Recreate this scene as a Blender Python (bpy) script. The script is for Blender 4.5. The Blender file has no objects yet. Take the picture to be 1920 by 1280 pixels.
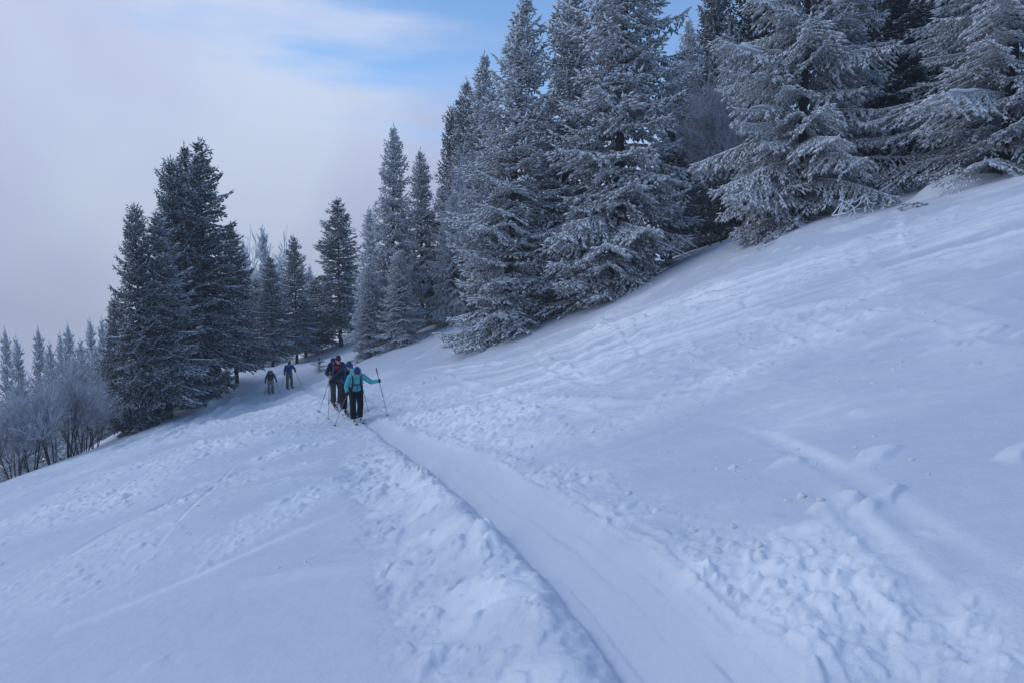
import bpy, math, random
import numpy as np
from mathutils import Vector, Matrix
R = math.radians
scene = bpy.context.scene
col = scene.collection

# ------------------------------------------------------------------ camera
FOC = 1242.0                 # focal length in pixels of a 1920 wide picture
PITCH = math.atan(120 / FOC) # camera looks slightly down
CAMZ = 1.6
cd = bpy.data.cameras.new('camera')
cd.sensor_fit = 'HORIZONTAL'; cd.sensor_width = 36.0
cd.lens = FOC / 1920 * 36.0
cd.clip_start = 0.05; cd.clip_end = 2000
cam = bpy.data.objects.new('camera', cd); col.objects.link(cam)
cam.location = (0, 0, CAMZ)
cam.rotation_euler = (math.pi / 2 - PITCH, 0, 0)
scene.camera = cam

# ------------------------------------------------------------------ world: thin bright cloud with gaps of blue
SUN_EL, SUN_AZ = R(50), R(-80)      # azimuth measured from +Y towards +X: light from the open valley on the left
w = bpy.data.worlds.new('World'); scene.world = w; w.use_nodes = True
nt = w.node_tree; nt.nodes.clear()
def N(t, **kw):
    n = nt.nodes.new(t)
    for k, v in kw.items(): setattr(n, k, v)
    return n
def world_nodes():
    L = nt.links.new
    out = N('ShaderNodeOutputWorld'); bg = N('ShaderNodeBackground')
    sky = N('ShaderNodeTexSky', sky_type='NISHITA', sun_disc=False)
    sky.sun_elevation = SUN_EL; sky.sun_rotation = SUN_AZ
    sky.altitude = 1500; sky.air_density = 1.0; sky.dust_density = 0.6; sky.ozone_density = 2.0
    tc = N('ShaderNodeTexCoord')
    # stretched cloud streaks
    mp = N('ShaderNodeMapping'); mp.inputs['Scale'].default_value = (1.0, 1.0, 5.5)
    mp.inputs['Rotation'].default_value = (0.0, R(12), 0.0)
    L(tc.outputs['Generated'], mp.inputs['Vector'])
    n1 = N('ShaderNodeTexNoise'); n1.inputs['Scale'].default_value = 2.1; n1.inputs['Detail'].default_value = 5; n1.inputs['Roughness'].default_value = 0.52
    L(mp.outputs['Vector'], n1.inputs['Vector'])
    # the cloud breaks up with height: elevation drives the cover
    sep = N('ShaderNodeSeparateXYZ'); L(tc.outputs['Generated'], sep.inputs['Vector'])
    # cover = smooth(elevation + x towards the clear side) broken by noise
    a = N('ShaderNodeMath', operation='MULTIPLY'); L(sep.outputs['Z'], a.inputs[0]); a.inputs[1].default_value = 2.3
    b = N('ShaderNodeMath', operation='MULTIPLY'); L(sep.outputs['X'], b.inputs[0]); b.inputs[1].default_value = 0.9
    c = N('ShaderNodeMath', operation='ADD'); L(a.outputs[0], c.inputs[0]); L(b.outputs[0], c.inputs[1])
    d = N('ShaderNodeMath', operation='MULTIPLY'); L(n1.outputs['Fac'], d.inputs[0]); d.inputs[1].default_value = -1.6
    e = N('ShaderNodeMath', operation='ADD'); L(c.outputs[0], e.inputs[0]); L(d.outputs[0], e.inputs[1])
    mr = N('ShaderNodeMapRange', interpolation_type='SMOOTHSTEP')
    mr.inputs['From Min'].default_value = -0.58; mr.inputs['From Max'].default_value = -0.08
    L(e.outputs[0], mr.inputs['Value'])
    # soft value differences inside the cloud
    n2 = N('ShaderNodeTexNoise'); n2.inputs['Scale'].default_value = 2.6; n2.inputs['Detail'].default_value = 3
    L(tc.outputs['Generated'], n2.inputs['Vector'])
    cr = N('ShaderNodeValToRGB')
    cr.color_ramp.elements[0].position = 0.38; cr.color_ramp.elements[0].color = (*CLOUD_A, 1)
    cr.color_ramp.elements[1].position = 0.62; cr.color_ramp.elements[1].color = (*CLOUD_B, 1)
    L(n2.outputs['Fac'], cr.inputs['Fac'])
    sk = N('ShaderNodeVectorMath', operation='SCALE'); sk.inputs['Scale'].default_value = SKY_K
    mist = N('ShaderNodeMapRange'); mist.inputs['From Min'].default_value = -0.05; mist.inputs['From Max'].default_value = 0.33; mist.inputs['To Min'].default_value = 0.68; mist.inputs['To Max'].default_value = 1.04
    L(sep.outputs['Z'], mist.inputs['Value'])
    cm = N('ShaderNodeVectorMath', operation='SCALE'); L(cr.outputs['Color'], cm.inputs[0]); L(mist.outputs['Result'], cm.inputs['Scale'])
    L(sky.outputs['Color'], sk.inputs[0])
    tint = N('ShaderNodeMix', data_type='RGBA', blend_type='MULTIPLY'); tint.inputs['Factor'].default_value = 1.0
    L(sk.outputs[0], tint.inputs['A']); tint.inputs['B'].default_value = (*SKY_TINT, 1)
    mx = N('ShaderNodeMix', data_type='RGBA')
    L(mr.outputs['Result'], mx.inputs['Factor']); L(cm.outputs[0], mx.inputs['A']); L(tint.outputs['Result'], mx.inputs['B'])
    L(mx.outputs['Result'], bg.inputs['Color']); bg.inputs['Strength'].default_value = 1.0
    L(bg.outputs[0], out.inputs['Surface'])
CLOUD_A = (0.49, 0.54, 0.76); CLOUD_B = (0.63, 0.72, 0.90)
SKY_K = 0.15; SKY_TINT = (0.95, 1.17, 1.26)
world_nodes()

# ------------------------------------------------------------------ sun behind the cloud
sd = bpy.data.lights.new('sun', 'SUN'); sd.energy = 0.72; sd.angle = R(45); sd.color = (1.0, 0.97, 0.95)
sun = bpy.data.objects.new('sun', sd); col.objects.link(sun)
sdir = Vector((math.sin(SUN_AZ) * math.cos(SUN_EL), math.cos(SUN_AZ) * math.cos(SUN_EL), math.sin(SUN_EL)))
sun.rotation_euler = sdir.to_track_quat('Z', 'Y').to_euler(); sun.location = sdir * 100

vs = scene.view_settings
vs.view_transform = 'Standard'; vs.look = 'None'; vs.exposure = 0.06; vs.gamma = 1.0; vs.use_curve_mapping = False
scene.cycles.use_denoising = True
scene.cycles.max_bounces = 6; scene.cycles.diffuse_bounces = 3; scene.cycles.glossy_bounces = 2
scene.cycles.transmission_bounces = 2; scene.cycles.volume_bounces = 1; scene.cycles.transparent_max_bounces = 8
scene.cycles.volume_step_rate = 4.0

# ------------------------------------------------------------------ small helpers
def tag(o, label=None, cat=None, group=None, kind=None):
    if label: o['label'] = label
    if cat: o['category'] = cat
    if group: o['group'] = group
    if kind: o['kind'] = kind
    return o
def empty(name, loc=(0, 0, 0), rz=0.0):
    o = bpy.data.objects.new(name, None); col.objects.link(o)
    o.empty_display_size = 0.1; o.location = loc; o.rotation_euler = (0, 0, rz)
    return o
def np_mesh(name, V, T=None, Q=None, smooth=True):
    """mesh from numpy vertices, triangles and quads"""
    me = bpy.data.meshes.new(name)
    V = np.asarray(V, np.float32)
    me.vertices.add(len(V)); me.vertices.foreach_set('co', V.ravel())
    parts, starts, s0 = [], [], 0
    for F, k in ((T, 3), (Q, 4)):
        if F is not None and len(F):
            F = np.asarray(F, np.int32); parts.append(F.ravel())
            starts.append(s0 + np.arange(len(F), dtype=np.int32) * k); s0 += len(F) * k
    loops = np.concatenate(parts); starts = np.concatenate(starts)
    me.loops.add(len(loops)); me.loops.foreach_set('vertex_index', loops)
    me.polygons.add(len(starts)); me.polygons.foreach_set('loop_start', starts)
    me.polygons.foreach_set('use_smooth', np.full(len(starts), smooth, dtype=bool))
    me.update(calc_edges=True)
    return me
def link(name, me, mat=None, parent=None):
    if mat is not None and not me.materials: me.materials.append(mat)
    o = bpy.data.objects.new(name, me); col.objects.link(o); o.parent = parent
    return o
def fattr(me, name, vals):
    a = me.attributes.new(name, 'FLOAT', 'POINT'); a.data.foreach_set('value', np.asarray(vals, np.float32))

# ------------------------------------------------------------------ numpy noise
def h2(ix, iy, seed=0):
    n = (ix.astype(np.int64) * 374761393 + iy.astype(np.int64) * 668265263 + seed * 1442695041) & 0x7fffffff
    n = (n ^ (n >> 13)) * 1274126177 & 0x7fffffff
    n = (n ^ (n >> 16)) * 668265263 & 0x7fffffff
    return ((n ^ (n >> 11)) & 0xffff) / 65535.0
def vnoise(x, y, seed=0):
    ix, iy = np.floor(x), np.floor(y); fx, fy = x - ix, y - iy
    fx = fx * fx * fx * (fx * (fx * 6 - 15) + 10); fy = fy * fy * fy * (fy * (fy * 6 - 15) + 10)
    a, b = h2(ix, iy, seed), h2(ix + 1, iy, seed); c, d = h2(ix, iy + 1, seed), h2(ix + 1, iy + 1, seed)
    return (a + (b - a) * fx + (c - a) * fy + (a - b - c + d) * fx * fy) * 2 - 1
def fbm(x, y, sc, oct=3, seed=0):
    v, a, t = 0, 1.0, 0.0
    for k in range(oct):
        v = v + a * vnoise(x / sc + 17.3 * k, y / sc - 9.1 * k, seed + k); t += a; a *= 0.5; sc *= 0.5
    return v / t
def sstep(a, b, x):
    t = np.clip((x - a) / (b - a), 0, 1); return t * t * (3 - 2 * t)
def chunks(x, y, cell, seed, keep=0.75):
    """broken blocks of snow: tilted, rounded-square lumps scattered one per cell"""
    wx = x + cell * 0.22 * vnoise(x / cell * 1.7, y / cell * 1.7, seed + 50); wy = y + cell * 0.22 * vnoise(x / cell * 1.7 + 31, y / cell * 1.7, seed + 51)
    ix, iy = np.floor(wx / cell), np.floor(wy / cell)
    out = np.zeros_like(x)
    for dx in (-1, 0, 1):
        for dy in (-1, 0, 1):
            cx, cy = ix + dx, iy + dy
            r1, r2, r3, r4, r5 = (h2(cx, cy, seed + k) for k in range(5))
            px, py = wx / cell - (cx + 0.15 + 0.7 * r1), wy / cell - (cy + 0.15 + 0.7 * r2)
            an = r3 * 6.283; ca, sa = np.cos(an), np.sin(an)
            u, v = px * ca + py * sa, (-px * sa + py * ca) * (1.0 + 0.8 * r5)
            rad = 0.28 + 0.45 * r4
            dd = np.maximum(np.maximum(np.abs(u), np.abs(v)), 0.75 * np.abs(u + v * (0.6 + r1))) / rad
            hgt = (0.35 + 0.65 * r5) * rad * (1 + 0.5 * u / rad * (r2 - 0.3) + 0.4 * v / rad * (r1 - 0.5))
            hgt = hgt * (1 - sstep(0.42, 1.0, dd)) * (r3 * 0.999 < keep)
            out = np.maximum(out, hgt)
    return out * cell

# ------------------------------------------------------------------ terrain: base surface through measured points
CP, SP = math.cos(PITCH), math.sin(PITCH)
def ray(px, py):
    u, v = (px - 960) / FOC, (640 - py) / FOC
    return np.array([u, CP + v * SP, -SP + v * CP])
def at(px, py, Y):
    d = ray(px, py); return np.array([0, 0, CAMZ]) + d * (Y / d[1])
plane = lambda x, y: 0.36 * x - 0.05 * y
ctl = [(x, y, plane(x, y)) for x, y in ((0, 0), (-2, 2), (2, 2), (0, 4), (-4, 3), (4, 3), (3, 7), (0, 9), (4, 13), (6, 5), (0, -4), (4, -3), (-4, -3))]
ctl += [tuple(at(*p)) for p in (
    (668, 788, 20), (655, 777, 21), (632, 763, 22.3), (545, 726, 41), (508, 737, 41),
    (106, 866, 24), (200, 834, 27), (310, 794, 31), (350, 767, 34), (390, 740, 37), (440, 708, 43), (480, 692, 50),
    (560, 685, 52), (600, 665, 56), (640, 645, 60), (700, 668, 36), (760, 641, 38), (800, 614, 42), (870, 591, 43),
    (800, 680, 29), (745, 692, 29), (880, 662, 27), (950, 640, 26.5), (1040, 606, 26), (1150, 563, 25), (1290, 493, 24),
    (545, 760, 25.4), (545, 750, 31), (545, 800, 17.4), (545, 900, 9.7), (106, 900, 18.2), (106, 1000, 10.8), (310, 850, 17.8), (310, 820, 22.8), (310, 950, 10.3), (668, 815, 15.8), (640, 802, 18.3), (690, 806, 16.6), (668, 850, 12.3), (668, 900, 9.4), (668, 1000, 6.4), (430, 787, 27), (430, 764, 33), (508, 770, 31), (508, 757, 36), (545, 742, 36), (430, 745, 37), (508, 802, 19.9), (508, 900, 10.6), (600, 734, 30), (668, 712, 30), (1400, 476, 20), (1480, 438, 19), (1650, 391, 18), (1813, 347, 17), (1920, 322, 16.5), (0, 905, 23))]
ctl += [(12, 40, 3.6), (30, 30, 10), (40, 60, 12), (0, 60, -0.6), (-30, 60, -10.5), (-30, 42, -11.5), (-25, 31, -9.6), (-24, 20, -8.6), (-30, 0, -11.5),
        (-60, 30, -27), (-60, 90, -30), (-20, 100, -9), (20, 100, 6), (80, 50, 26), (60, 0, 22), (30, -20, 11), (-30, -30, -11), (0, -30, 1.5), (-90, 0, -40), (20, 10, 7.6), (0, 140, -4)]
ctl = np.array(ctl)
def _tps_fit(c, lam=0.0012):
    P, z = c[:, :2], c[:, 2]; n = len(P)
    r2 = ((P[:, None] - P[None]) ** 2).sum(-1); K = 0.5 * r2 * np.log(r2 + 1e-9)
    A = np.zeros((n + 3, n + 3)); A[:n, :n] = K + lam * n * np.eye(n); A[:n, n] = 1; A[:n, n + 1:] = P
    A[n:, :n] = A[:n, n:].T
    return np.linalg.solve(A, np.concatenate([z, np.zeros(3)]))
_tw = _tps_fit(ctl)
def base_h(x, y):
    x = np.asarray(x, float); y = np.asarray(y, float); sh = x.shape; x = x.ravel(); y = y.ravel()
    z = _tw[-3] + _tw[-2] * x + _tw[-1] * y
    for (cx, cy), wk in zip(ctl[:, :2], _tw[:-3]):
        r2 = (x - cx) ** 2 + (y - cy) ** 2
        z = z + wk * 0.5 * r2 * np.log(r2 + 1e-9)
    return z.reshape(sh)
def hit(px, py, far=70.0):
    """the point of the base terrain seen along a line of sight from the photographer's standpoint"""
    d = ray(px, py); t = np.geomspace(1.0, far, 700)
    p = np.array([0, 0, CAMZ])[None] + d[None] * t[:, None]
    below = p[:, 2] < base_h(p[:, 0], p[:, 1])
    k = int(np.argmax(below)) if below.any() else len(t) - 1
    return p[k, :2]
def line(*pts): return np.array([hit(*p) for p in pts])
def sdist(x, y, P):
    """signed distance to a polyline (positive on the right walking along it) and arclength fraction"""
    best = np.full(x.shape, 1e9); sg = np.ones_like(x); tt = np.zeros_like(x)
    seg = np.linalg.norm(P[1:] - P[:-1], axis=1); cum = np.concatenate([[0], np.cumsum(seg)]); tot = cum[-1]
    for k in range(len(P) - 1):
        a, b = P[k], P[k + 1]; e = b - a; l2 = e @ e + 1e-12
        t = np.clip(((x - a[0]) * e[0] + (y - a[1]) * e[1]) / l2, 0, 1)
        qx, qy = x - a[0] - t * e[0], y - a[1] - t * e[1]
        d = np.hypot(qx, qy); m = d < best
        best = np.where(m, d, best); sg = np.where(m, np.where(e[0] * (y - a[1]) - e[1] * (x - a[0]) > 0, -1.0, 1.0), sg)
        tt = np.where(m, (cum[k] + t * seg[k]) / tot, tt)
    return best * sg, tt
def smooth_line(P, n=4):
    for _ in range(2):
        Q = [P[0]]
        for a, b in zip(P[:-1], P[1:]): Q += [a * 0.75 + b * 0.25, a * 0.25 + b * 0.75]
        Q.append(P[-1]); P = np.array(Q)
    return P

# --- marks in the snow, walked along from the photographer's feet outwards
GROOVE = smooth_line(line((1190, 1380), (1130, 1280), (1040, 1150), (960, 1050), (880, 960), (780, 870), (700, 805), (668, 782), (640, 766), (600, 748), (552, 729)))
LEDGE = smooth_line(line((760, 1380), (735, 1280), (705, 1150), (690, 1060), (655, 960), (640, 890), (622, 820), (610, 790)))
BANDS = [  # centre line, half width m, block size m, strength, keep
    (line((1800, 1350), (1680, 1270), (1540, 1180), (1390, 1080), (1220, 990), (1060, 905), (920, 852)), 0.36, 0.14, 0.62, .85),
    (line((1100, 830), (1250, 765), (1400, 685), (1520, 615)), 0.6, 0.26, 0.45, .75),
    (line((690, 770), (850, 790), (1000, 800), (1150, 805)), 1.4, 0.24, 0.42, .7),
    (line((700, 735), (820, 750), (960, 770)), 1.8, 0.26, 0.35, .65),
    (line((820, 830), (960, 830), (1100, 830)), 0.5, 0.2, 0.45, .6),
    (line((205, 1142), (330, 1072), (450, 1012), (560, 942), (660, 900)), 0.45, 0.2, 0.55, .8),
    (line((106, 1066), (200, 1012), (290, 962), (400, 912)), 0.32, 0.16, 0.5, .7),
    (line((470, 872), (560, 842), (640, 825)), 0.6, 0.22, 0.5, .7),
    (line((40, 1010), (150, 955), (260, 892), (380, 842), (500, 802)), 2.0, 0.26, 0.45, .7),
    (line((330, 830), (450, 770), (560, 735), (620, 760)), 2.2, 0.26, 0.4, .75),
    (line((620, 800), (560, 770), (480, 740)), 2.2, 0.28, 0.35, .75),
    (line((1290, 640), (1330, 560), (1440, 520)), 0.5, 0.3, 0.2, .4),
    (line((1560, 640), (1660, 580), (1813, 520)), 0.9, 0.25, 0.3, .45),
    (line((1350, 800), (1500, 740), (1700, 700), (1900, 640)), 0.7, 0.2, 0.25, .35),
    (line((1060, 660), (1120, 620), (1260, 590)), 0.7, 0.3, 0.3, .5),
    (line((1690, 1340), (1640, 1240), (1560, 1120), (1440, 1010)), 0.28, 0.14, 0.4, .6),
    (line((1900, 1290), (1813, 1190), (1740, 1100)), 0.16, 0.12, 0.5, .6),
    (line((1688, 470), (1692, 430), (1686, 400)), 0.12, 0.22, 0.45, .6),
]
TRACKS = [  # centre line, half width, depth, berm on the lower side
    (line((690, 742), (900, 692), (1060, 642), (1300, 562), (1500, 492), (1700, 432), (1900, 372)), .13, .07, .05),
    (line((760, 733), (960, 672), (1100, 627), (1250, 587), (1400, 547), (1560, 492), (1860, 412)), .12, .06, .05),
    (line((720, 722), (860, 692), (980, 652), (1100, 607), (1290, 548), (1480, 482), (1900, 380)), .14, .07, .06),
    (line((900, 748), (1000, 712), (1080, 674), (1200, 612), (1330, 580)), .12, .06, .05),
    (line((850, 770), (950, 742), (1040, 694), (1110, 660)), .12, .05, .06),
    (line((1050, 718), (1180, 664), (1300, 625), (1450, 592), (1813, 522)), .16, .06, .05),
    (line((1262, 610), (1290, 650), (1345, 695), (1420, 730)), .07, .02, .015),
    (line((1070, 640), (1105, 690), (1180, 704), (1260, 690), (1340, 684), (1500, 640)), .28, .04, .02),
    (line((1120, 742), (1250, 705), (1400, 640), (1600, 560), (1850, 480)), .14, .05, .04),
    (line((1500, 720), (1650, 660), (1850, 600)), .2, .05, .03),
    (line((1400, 800), (1600, 770), (1900, 690)), .2, .04, .03),
    (line((1100, 870), (1180, 835), (1300, 800)), .05, .03, .04),
    (line((1920, 1120), (1813, 1050), (1680, 962), (1560, 884), (1440, 822), (1380, 800)), .06, .022, .010),
    (line((1840, 1260), (1770, 1170), (1700, 1080), (1620, 1000), (1530, 930)), .05, .03, .02),
    (line((250, 1065), (330, 985), (400, 912), (440, 870)), .04, .014, .006),
    (line((60, 1080), (200, 1000), (350, 930), (480, 870), (560, 845)), .10, .02, .02),
    (line((106, 1180), (300, 1105), (470, 1030), (640, 960)), .12, .03, .03),
    (line((380, 780), (430, 740), (520, 700), (600, 680)), .3, .08, .05),
    (line((200, 850), (330, 800), (420, 750)), .3, .08, .06),
    (line((300, 830), (400, 778), (500, 745)), .25, .06, .06),
    (line((700, 705), (780, 670), (830, 640)), .2, .05, .05),
    (line((720, 690), (820, 660)), .14, .04, .04),
    (line((980, 640), (1040, 690), (1150, 725), (1300, 715), (1450, 660), (1600, 620)), .12, .025, .035),
    (line((1150, 590), (1200, 650), (1290, 690), (1420, 700), (1600, 690), (1850, 640)), .12, .025, .035),
    (line((1380, 545), (1450, 600), (1560, 640), (1700, 640), (1880, 590)), .12, .025, .035),
    (line((1000, 760), (1150, 770), (1320, 740), (1480, 700), (1680, 610), (1860, 540)), .14, .025, .035),
    (line((780, 700), (900, 720), (1000, 750), (1120, 800)), .14, .025, .035),
    (line((1250, 850), (1400, 810), (1600, 740), (1900, 660)), .09, .03, .04),
    (line((1600, 470), (1660, 540), (1760, 590), (1900, 610)), .12, .025, .035),
]
TRACKS = [(smooth_line(p), a, b, c) for p, a, b, c in TRACKS]
LIP = smooth_line(line((330, 1135), (430, 1105), (520, 1085), (610, 1070), (690, 1060)))

SKI_U = hit(1700, 432) - hit(900, 692); SKI_U = SKI_U / np.linalg.norm(SKI_U)
WOOD = line((700, 690), (880, 672), (1040, 622), (1290, 540), (1480, 478), (1680, 418), (1900, 360))
def snow_h(x, y, detail=True):
    """height of the snow surface and how broken up it is there"""
    x = np.asarray(x, float); y = np.asarray(y, float)
    z = base_h(x, y)
    far = np.hypot(x, y); near = far < 75
    z = z + 0.08 * fbm(x, y, 6.0, 2, 3) * sstep(1.5, 7, far) * (1 - 0.7 * sstep(14, 24, far)) + 0.035 * fbm(x, y, 1.6, 3, 5)
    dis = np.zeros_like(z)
    idx = np.nonzero(near)[0]; X, Y = x[idx], y[idx]; D = np.zeros_like(X); B = np.zeros_like(X); FARX = 1 + 0.9 * sstep(8, 20, np.hypot(X, Y)); NEARX = (0.45 + 0.55 * sstep(4, 9, np.hypot(X, Y))) * np.clip(0.75 + 0.9 * fbm(X, Y, 0.7, 3, 181), 0.15, 1.4)
    EDGE0 = sstep(-1.2, -0.2, sdist(X, Y, WOOD)[0] * -1)      # the snow right under the trees is untouched
    jag = 0.05 * fbm(X, Y, 0.28, 3, 11) + 0.02 * vnoise(X / 0.05, Y / 0.05, 12)
    # skin track: sharp broken edge on its left, firm floor, soft bank on the right
    g, gt = sdist(X, Y, GROOVE); gj = g + jag * (g < 0.2)
    fade = 1 - 0.55 * sstep(0.62, 0.9, gt)
    dep = sstep(-0.06, 0.17, gj) * (1 - sstep(0.17, 0.52, g)) * 0.105
    dep += 0.035 * sstep(0.10, 0.16, g) * (1 - sstep(0.2, 0.3, g)) + 0.012 * np.exp(-((g - 0.42) / 0.03) ** 2)
    bank = 0.05 * np.exp(-((g - 0.56) / 0.2) ** 2) * (1 + 0.8 * fbm(X, Y, 0.5, 3, 18))
    stri = 0.012 * vnoise(g / 0.045, gt * 60, 15) + 0.006 * vnoise(g / 0.02, gt * 90, 16)
    dep += 0.03 * (np.exp(-((g - 0.14) / 0.045) ** 2) + 0.8 * np.exp(-((g - 0.36) / 0.045) ** 2)) * (0.7 + 0.4 * vnoise(gt * 25, 0 * gt, 17))
    D += (-dep + bank + stri * sstep(0.05, 0.15, g) * (1 - sstep(0.55, 0.75, g))) * fade
    inside = sstep(0.02, 0.1, gj) * (1 - sstep(0.36, 0.6, g))
    # trampled strip between the track and the untouched snow on the left
    l, lt = sdist(X, Y, LEDGE); lj = l + 1.2 * jag + 0.12 * fbm(X, Y, 0.9, 2, 14)
    strip = sstep(-0.06, 0.30, lj) * (1 - sstep(-0.02, 0.06, gj)) * (g > -2.5) * (lt < 0.999) * (1 - 0.85 * sstep(9, 16, np.hypot(X, Y)))
    CHK = 0.45 + 0.35 * sstep(4, 9, np.hypot(X, Y)) + 0.45 * np.clip(fbm(X, Y, 0.8, 2, 29), -0.6, 1)
    ch = chunks(X, Y, 0.30, 21, .8) * 0.55 + chunks(X, Y, 0.16, 22, .7) * 0.6 + chunks(X, Y, 0.08, 23, .6) * 0.45
    D += strip * (-0.06 + ch * CHK + 0.045 * fbm(X, Y, 0.5, 3, 24)) + strip * 0.06 * np.exp(-((g + 0.12) / 0.18) ** 2) * (1 + fbm(X, Y, .6, 2, 28))
    B = np.maximum(B, strip * np.clip(0.5 + 0.8 * fbm(X, Y, 0.6, 3, 27), 0.15, 1))
    calm = np.exp(-((g - 0.1) / 0.35) ** 2) * sstep(0.35, 0.5, gt)
    D *= 1 - 0.7 * calm
    # wind lip cut by the strip
    q, qt = sdist(X, Y, LIP)
    D += 0.055 * sstep(-0.10, 0.0, -q + 0.1 * fbm(X, Y, .8, 2, 31)) * np.exp(-np.maximum(-q, 0) / 0.35) * np.sin(np.pi * np.clip(qt, 0.02, 0.98)) ** 0.5
    for P, hw, dp, bm in TRACKS:
        s = (X > P[:, 0].min() - 1.5) & (X < P[:, 0].max() + 1.5) & (Y > P[:, 1].min() - 1.5) & (Y < P[:, 1].max() + 1.5)
        if not s.any(): continue
        d, t = sdist(X[s], Y[s], P); ends = np.sin(np.pi * np.clip(t, 0, 1)) ** 0.35
        wob = 1 + 0.35 * fbm(X[s], Y[s], 1.1, 2, 41)
        pr = -dp * np.exp(-np.abs(d / (hw * wob)) ** 3) + bm * np.exp(-((np.abs(d) - hw * 1.5) / (hw * 0.55)) ** 2) * (0.6 + 0.7 * fbm(X[s], Y[s], .5, 2, 43))
        D[s] += pr * ends * FARX[s] * NEARX[s]; B[s] = np.maximum(B[s], 1.0 * np.exp(-((d - hw * .8) / (hw * 1.1)) ** 2) * ends * np.clip(NEARX[s], 0, 1))
    for k, (P, hw, cs, st, keep) in enumerate(BANDS):
        m = hw * 2.2
        s = (X > P[:, 0].min() - m) & (X < P[:, 0].max() + m) & (Y > P[:, 1].min() - m) & (Y < P[:, 1].max() + m)
        if not s.any(): continue
        d, t = sdist(X[s], Y[s], P)
        mk = np.exp(-np.abs(d / hw * (1 + 0.5 * fbm(X[s], Y[s], hw * 1.2, 2, 60 + k))) ** 3) * np.sin(np.pi * np.clip(t, 0.0, 1)) ** 0.25
        mk = mk * (1 - inside[s]) * (1 - strip[s]) * np.clip(0.8 + 1.1 * fbm(X[s], Y[s], 1.3, 3, 190 + k), 0.1, 1.25)
        cc = chunks(X[s], Y[s], cs, 70 + 3 * k, keep) * 0.8 + chunks(X[s], Y[s], cs * 0.45, 71 + 3 * k, keep) * 0.8
        D[s] += FARX[s] * mk * (cc * st * 0.95 + 0.05 * st * fbm(X[s], Y[s], cs * 2.5, 2, 90 + k))
        B[s] = np.maximum(B[s], mk * (0.6 + 0.4 * np.clip(cc / cs * 3, 0, 1)))
    churn = sstep(0.0, 0.5, fbm(X, Y, 2.4, 3, 171) + 0.18) * sstep(5, 10, np.hypot(X, Y)) * (1 - inside) * (1 - strip) * (1 - EDGE0)
    c3 = chunks(X, Y, 0.24, 172, .7) * 0.5 + chunks(X, Y, 0.11, 175, .7) * 0.7
    D += churn * c3 * 0.42; B = np.maximum(B, churn * (0.25 + 0.5 * np.clip(c3 * 9, 0, 1)))
    # stray crumbs
    cr = chunks(X, Y, 0.22, 131, .10) * 0.35 * sstep(0.0, 0.5, fbm(X, Y, 3, 2, 133) + 0.25) * (1 - inside)
    D += cr; B = np.maximum(B, np.clip(cr * 12, 0, .8))
    D += 0.007 * fbm(X, Y, 0.12, 3, 141) * (1 - 0.5 * inside)
    # soft broken wind crust on the open slope further up
    cru = sstep(0.05, 0.5, fbm(X, Y, 2.2, 3, 151)) * sstep(6, 12, np.hypot(X, Y)) * sstep(-4, 2, X - 0.1 * Y)
    D += cru * 0.07 * fbm(X, Y, 0.35, 3, 152); B = np.maximum(B, 0.45 * cru)
    # old ski tracks combed along the slope higher up
    uu, vv = X * SKI_U[0] + Y * SKI_U[1], -X * SKI_U[1] + Y * SKI_U[0]; vv = vv + 0.25 * fbm(uu, vv, 3.5, 2, 160)
    st_ = vnoise(uu / 5.0, vv / 0.34, 161) * 0.6 + vnoise(uu / 3.0, vv / 0.17, 162) * 0.4
    st_ = sstep(0.0, 0.42, st_) * sstep(9, 13, np.hypot(X, Y)) * sstep(0.0, 2.0, g) * sstep(-0.35, 0.25, fbm(X, Y, 5, 2, 163) + 0.1)
    EDGE = 1 - EDGE0
    D += 0.065 * st_ * EDGE; B = np.maximum(B, 1.0 * st_ * EDGE)
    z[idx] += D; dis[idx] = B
    return z, dis
def gz(x, y): return float(snow_h(np.array([float(x)]), np.array([float(y)]))[0][0])

# ------------------------------------------------------------------ materials
def new_mat(name):
    m = bpy.data.materials.new(name); m.use_nodes = True
    return m, m.node_tree, m.node_tree.nodes['Principled BSDF']
def simple_mat(name, c, rough=0.7, var=0.25, scale=30, bump=0.0, spec=0.3, metal=0.0):
    m, t, b = new_mat(name); L = t.links.new
    tc = t.nodes.new('ShaderNodeTexCoord'); n = t.nodes.new('ShaderNodeTexNoise'); n.inputs['Scale'].default_value = scale; n.inputs['Detail'].default_value = 3
    L(tc.outputs['Object'], n.inputs['Vector'])
    r = t.nodes.new('ShaderNodeValToRGB')
    r.color_ramp.elements[0].position = .3; r.color_ramp.elements[1].position = .7
    r.color_ramp.elements[0].color = (*[k * (1 - var) for k in c], 1); r.color_ramp.elements[1].color = (*[min(1, k * (1 + var)) for k in c], 1)
    L(n.outputs['Fac'], r.inputs['Fac']); L(r.outputs['Color'], b.inputs['Base Color'])
    b.inputs['Roughness'].default_value = rough; b.inputs['Specular IOR Level'].default_value = spec; b.inputs['Metallic'].default_value = metal
    if bump:
        bn = t.nodes.new('ShaderNodeBump'); bn.inputs['Strength'].default_value = bump; bn.inputs['Distance'].default_value = .01
        L(n.outputs['Fac'], bn.inputs['Height']); L(bn.outputs['Normal'], b.inputs['Normal'])
    return m
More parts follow.
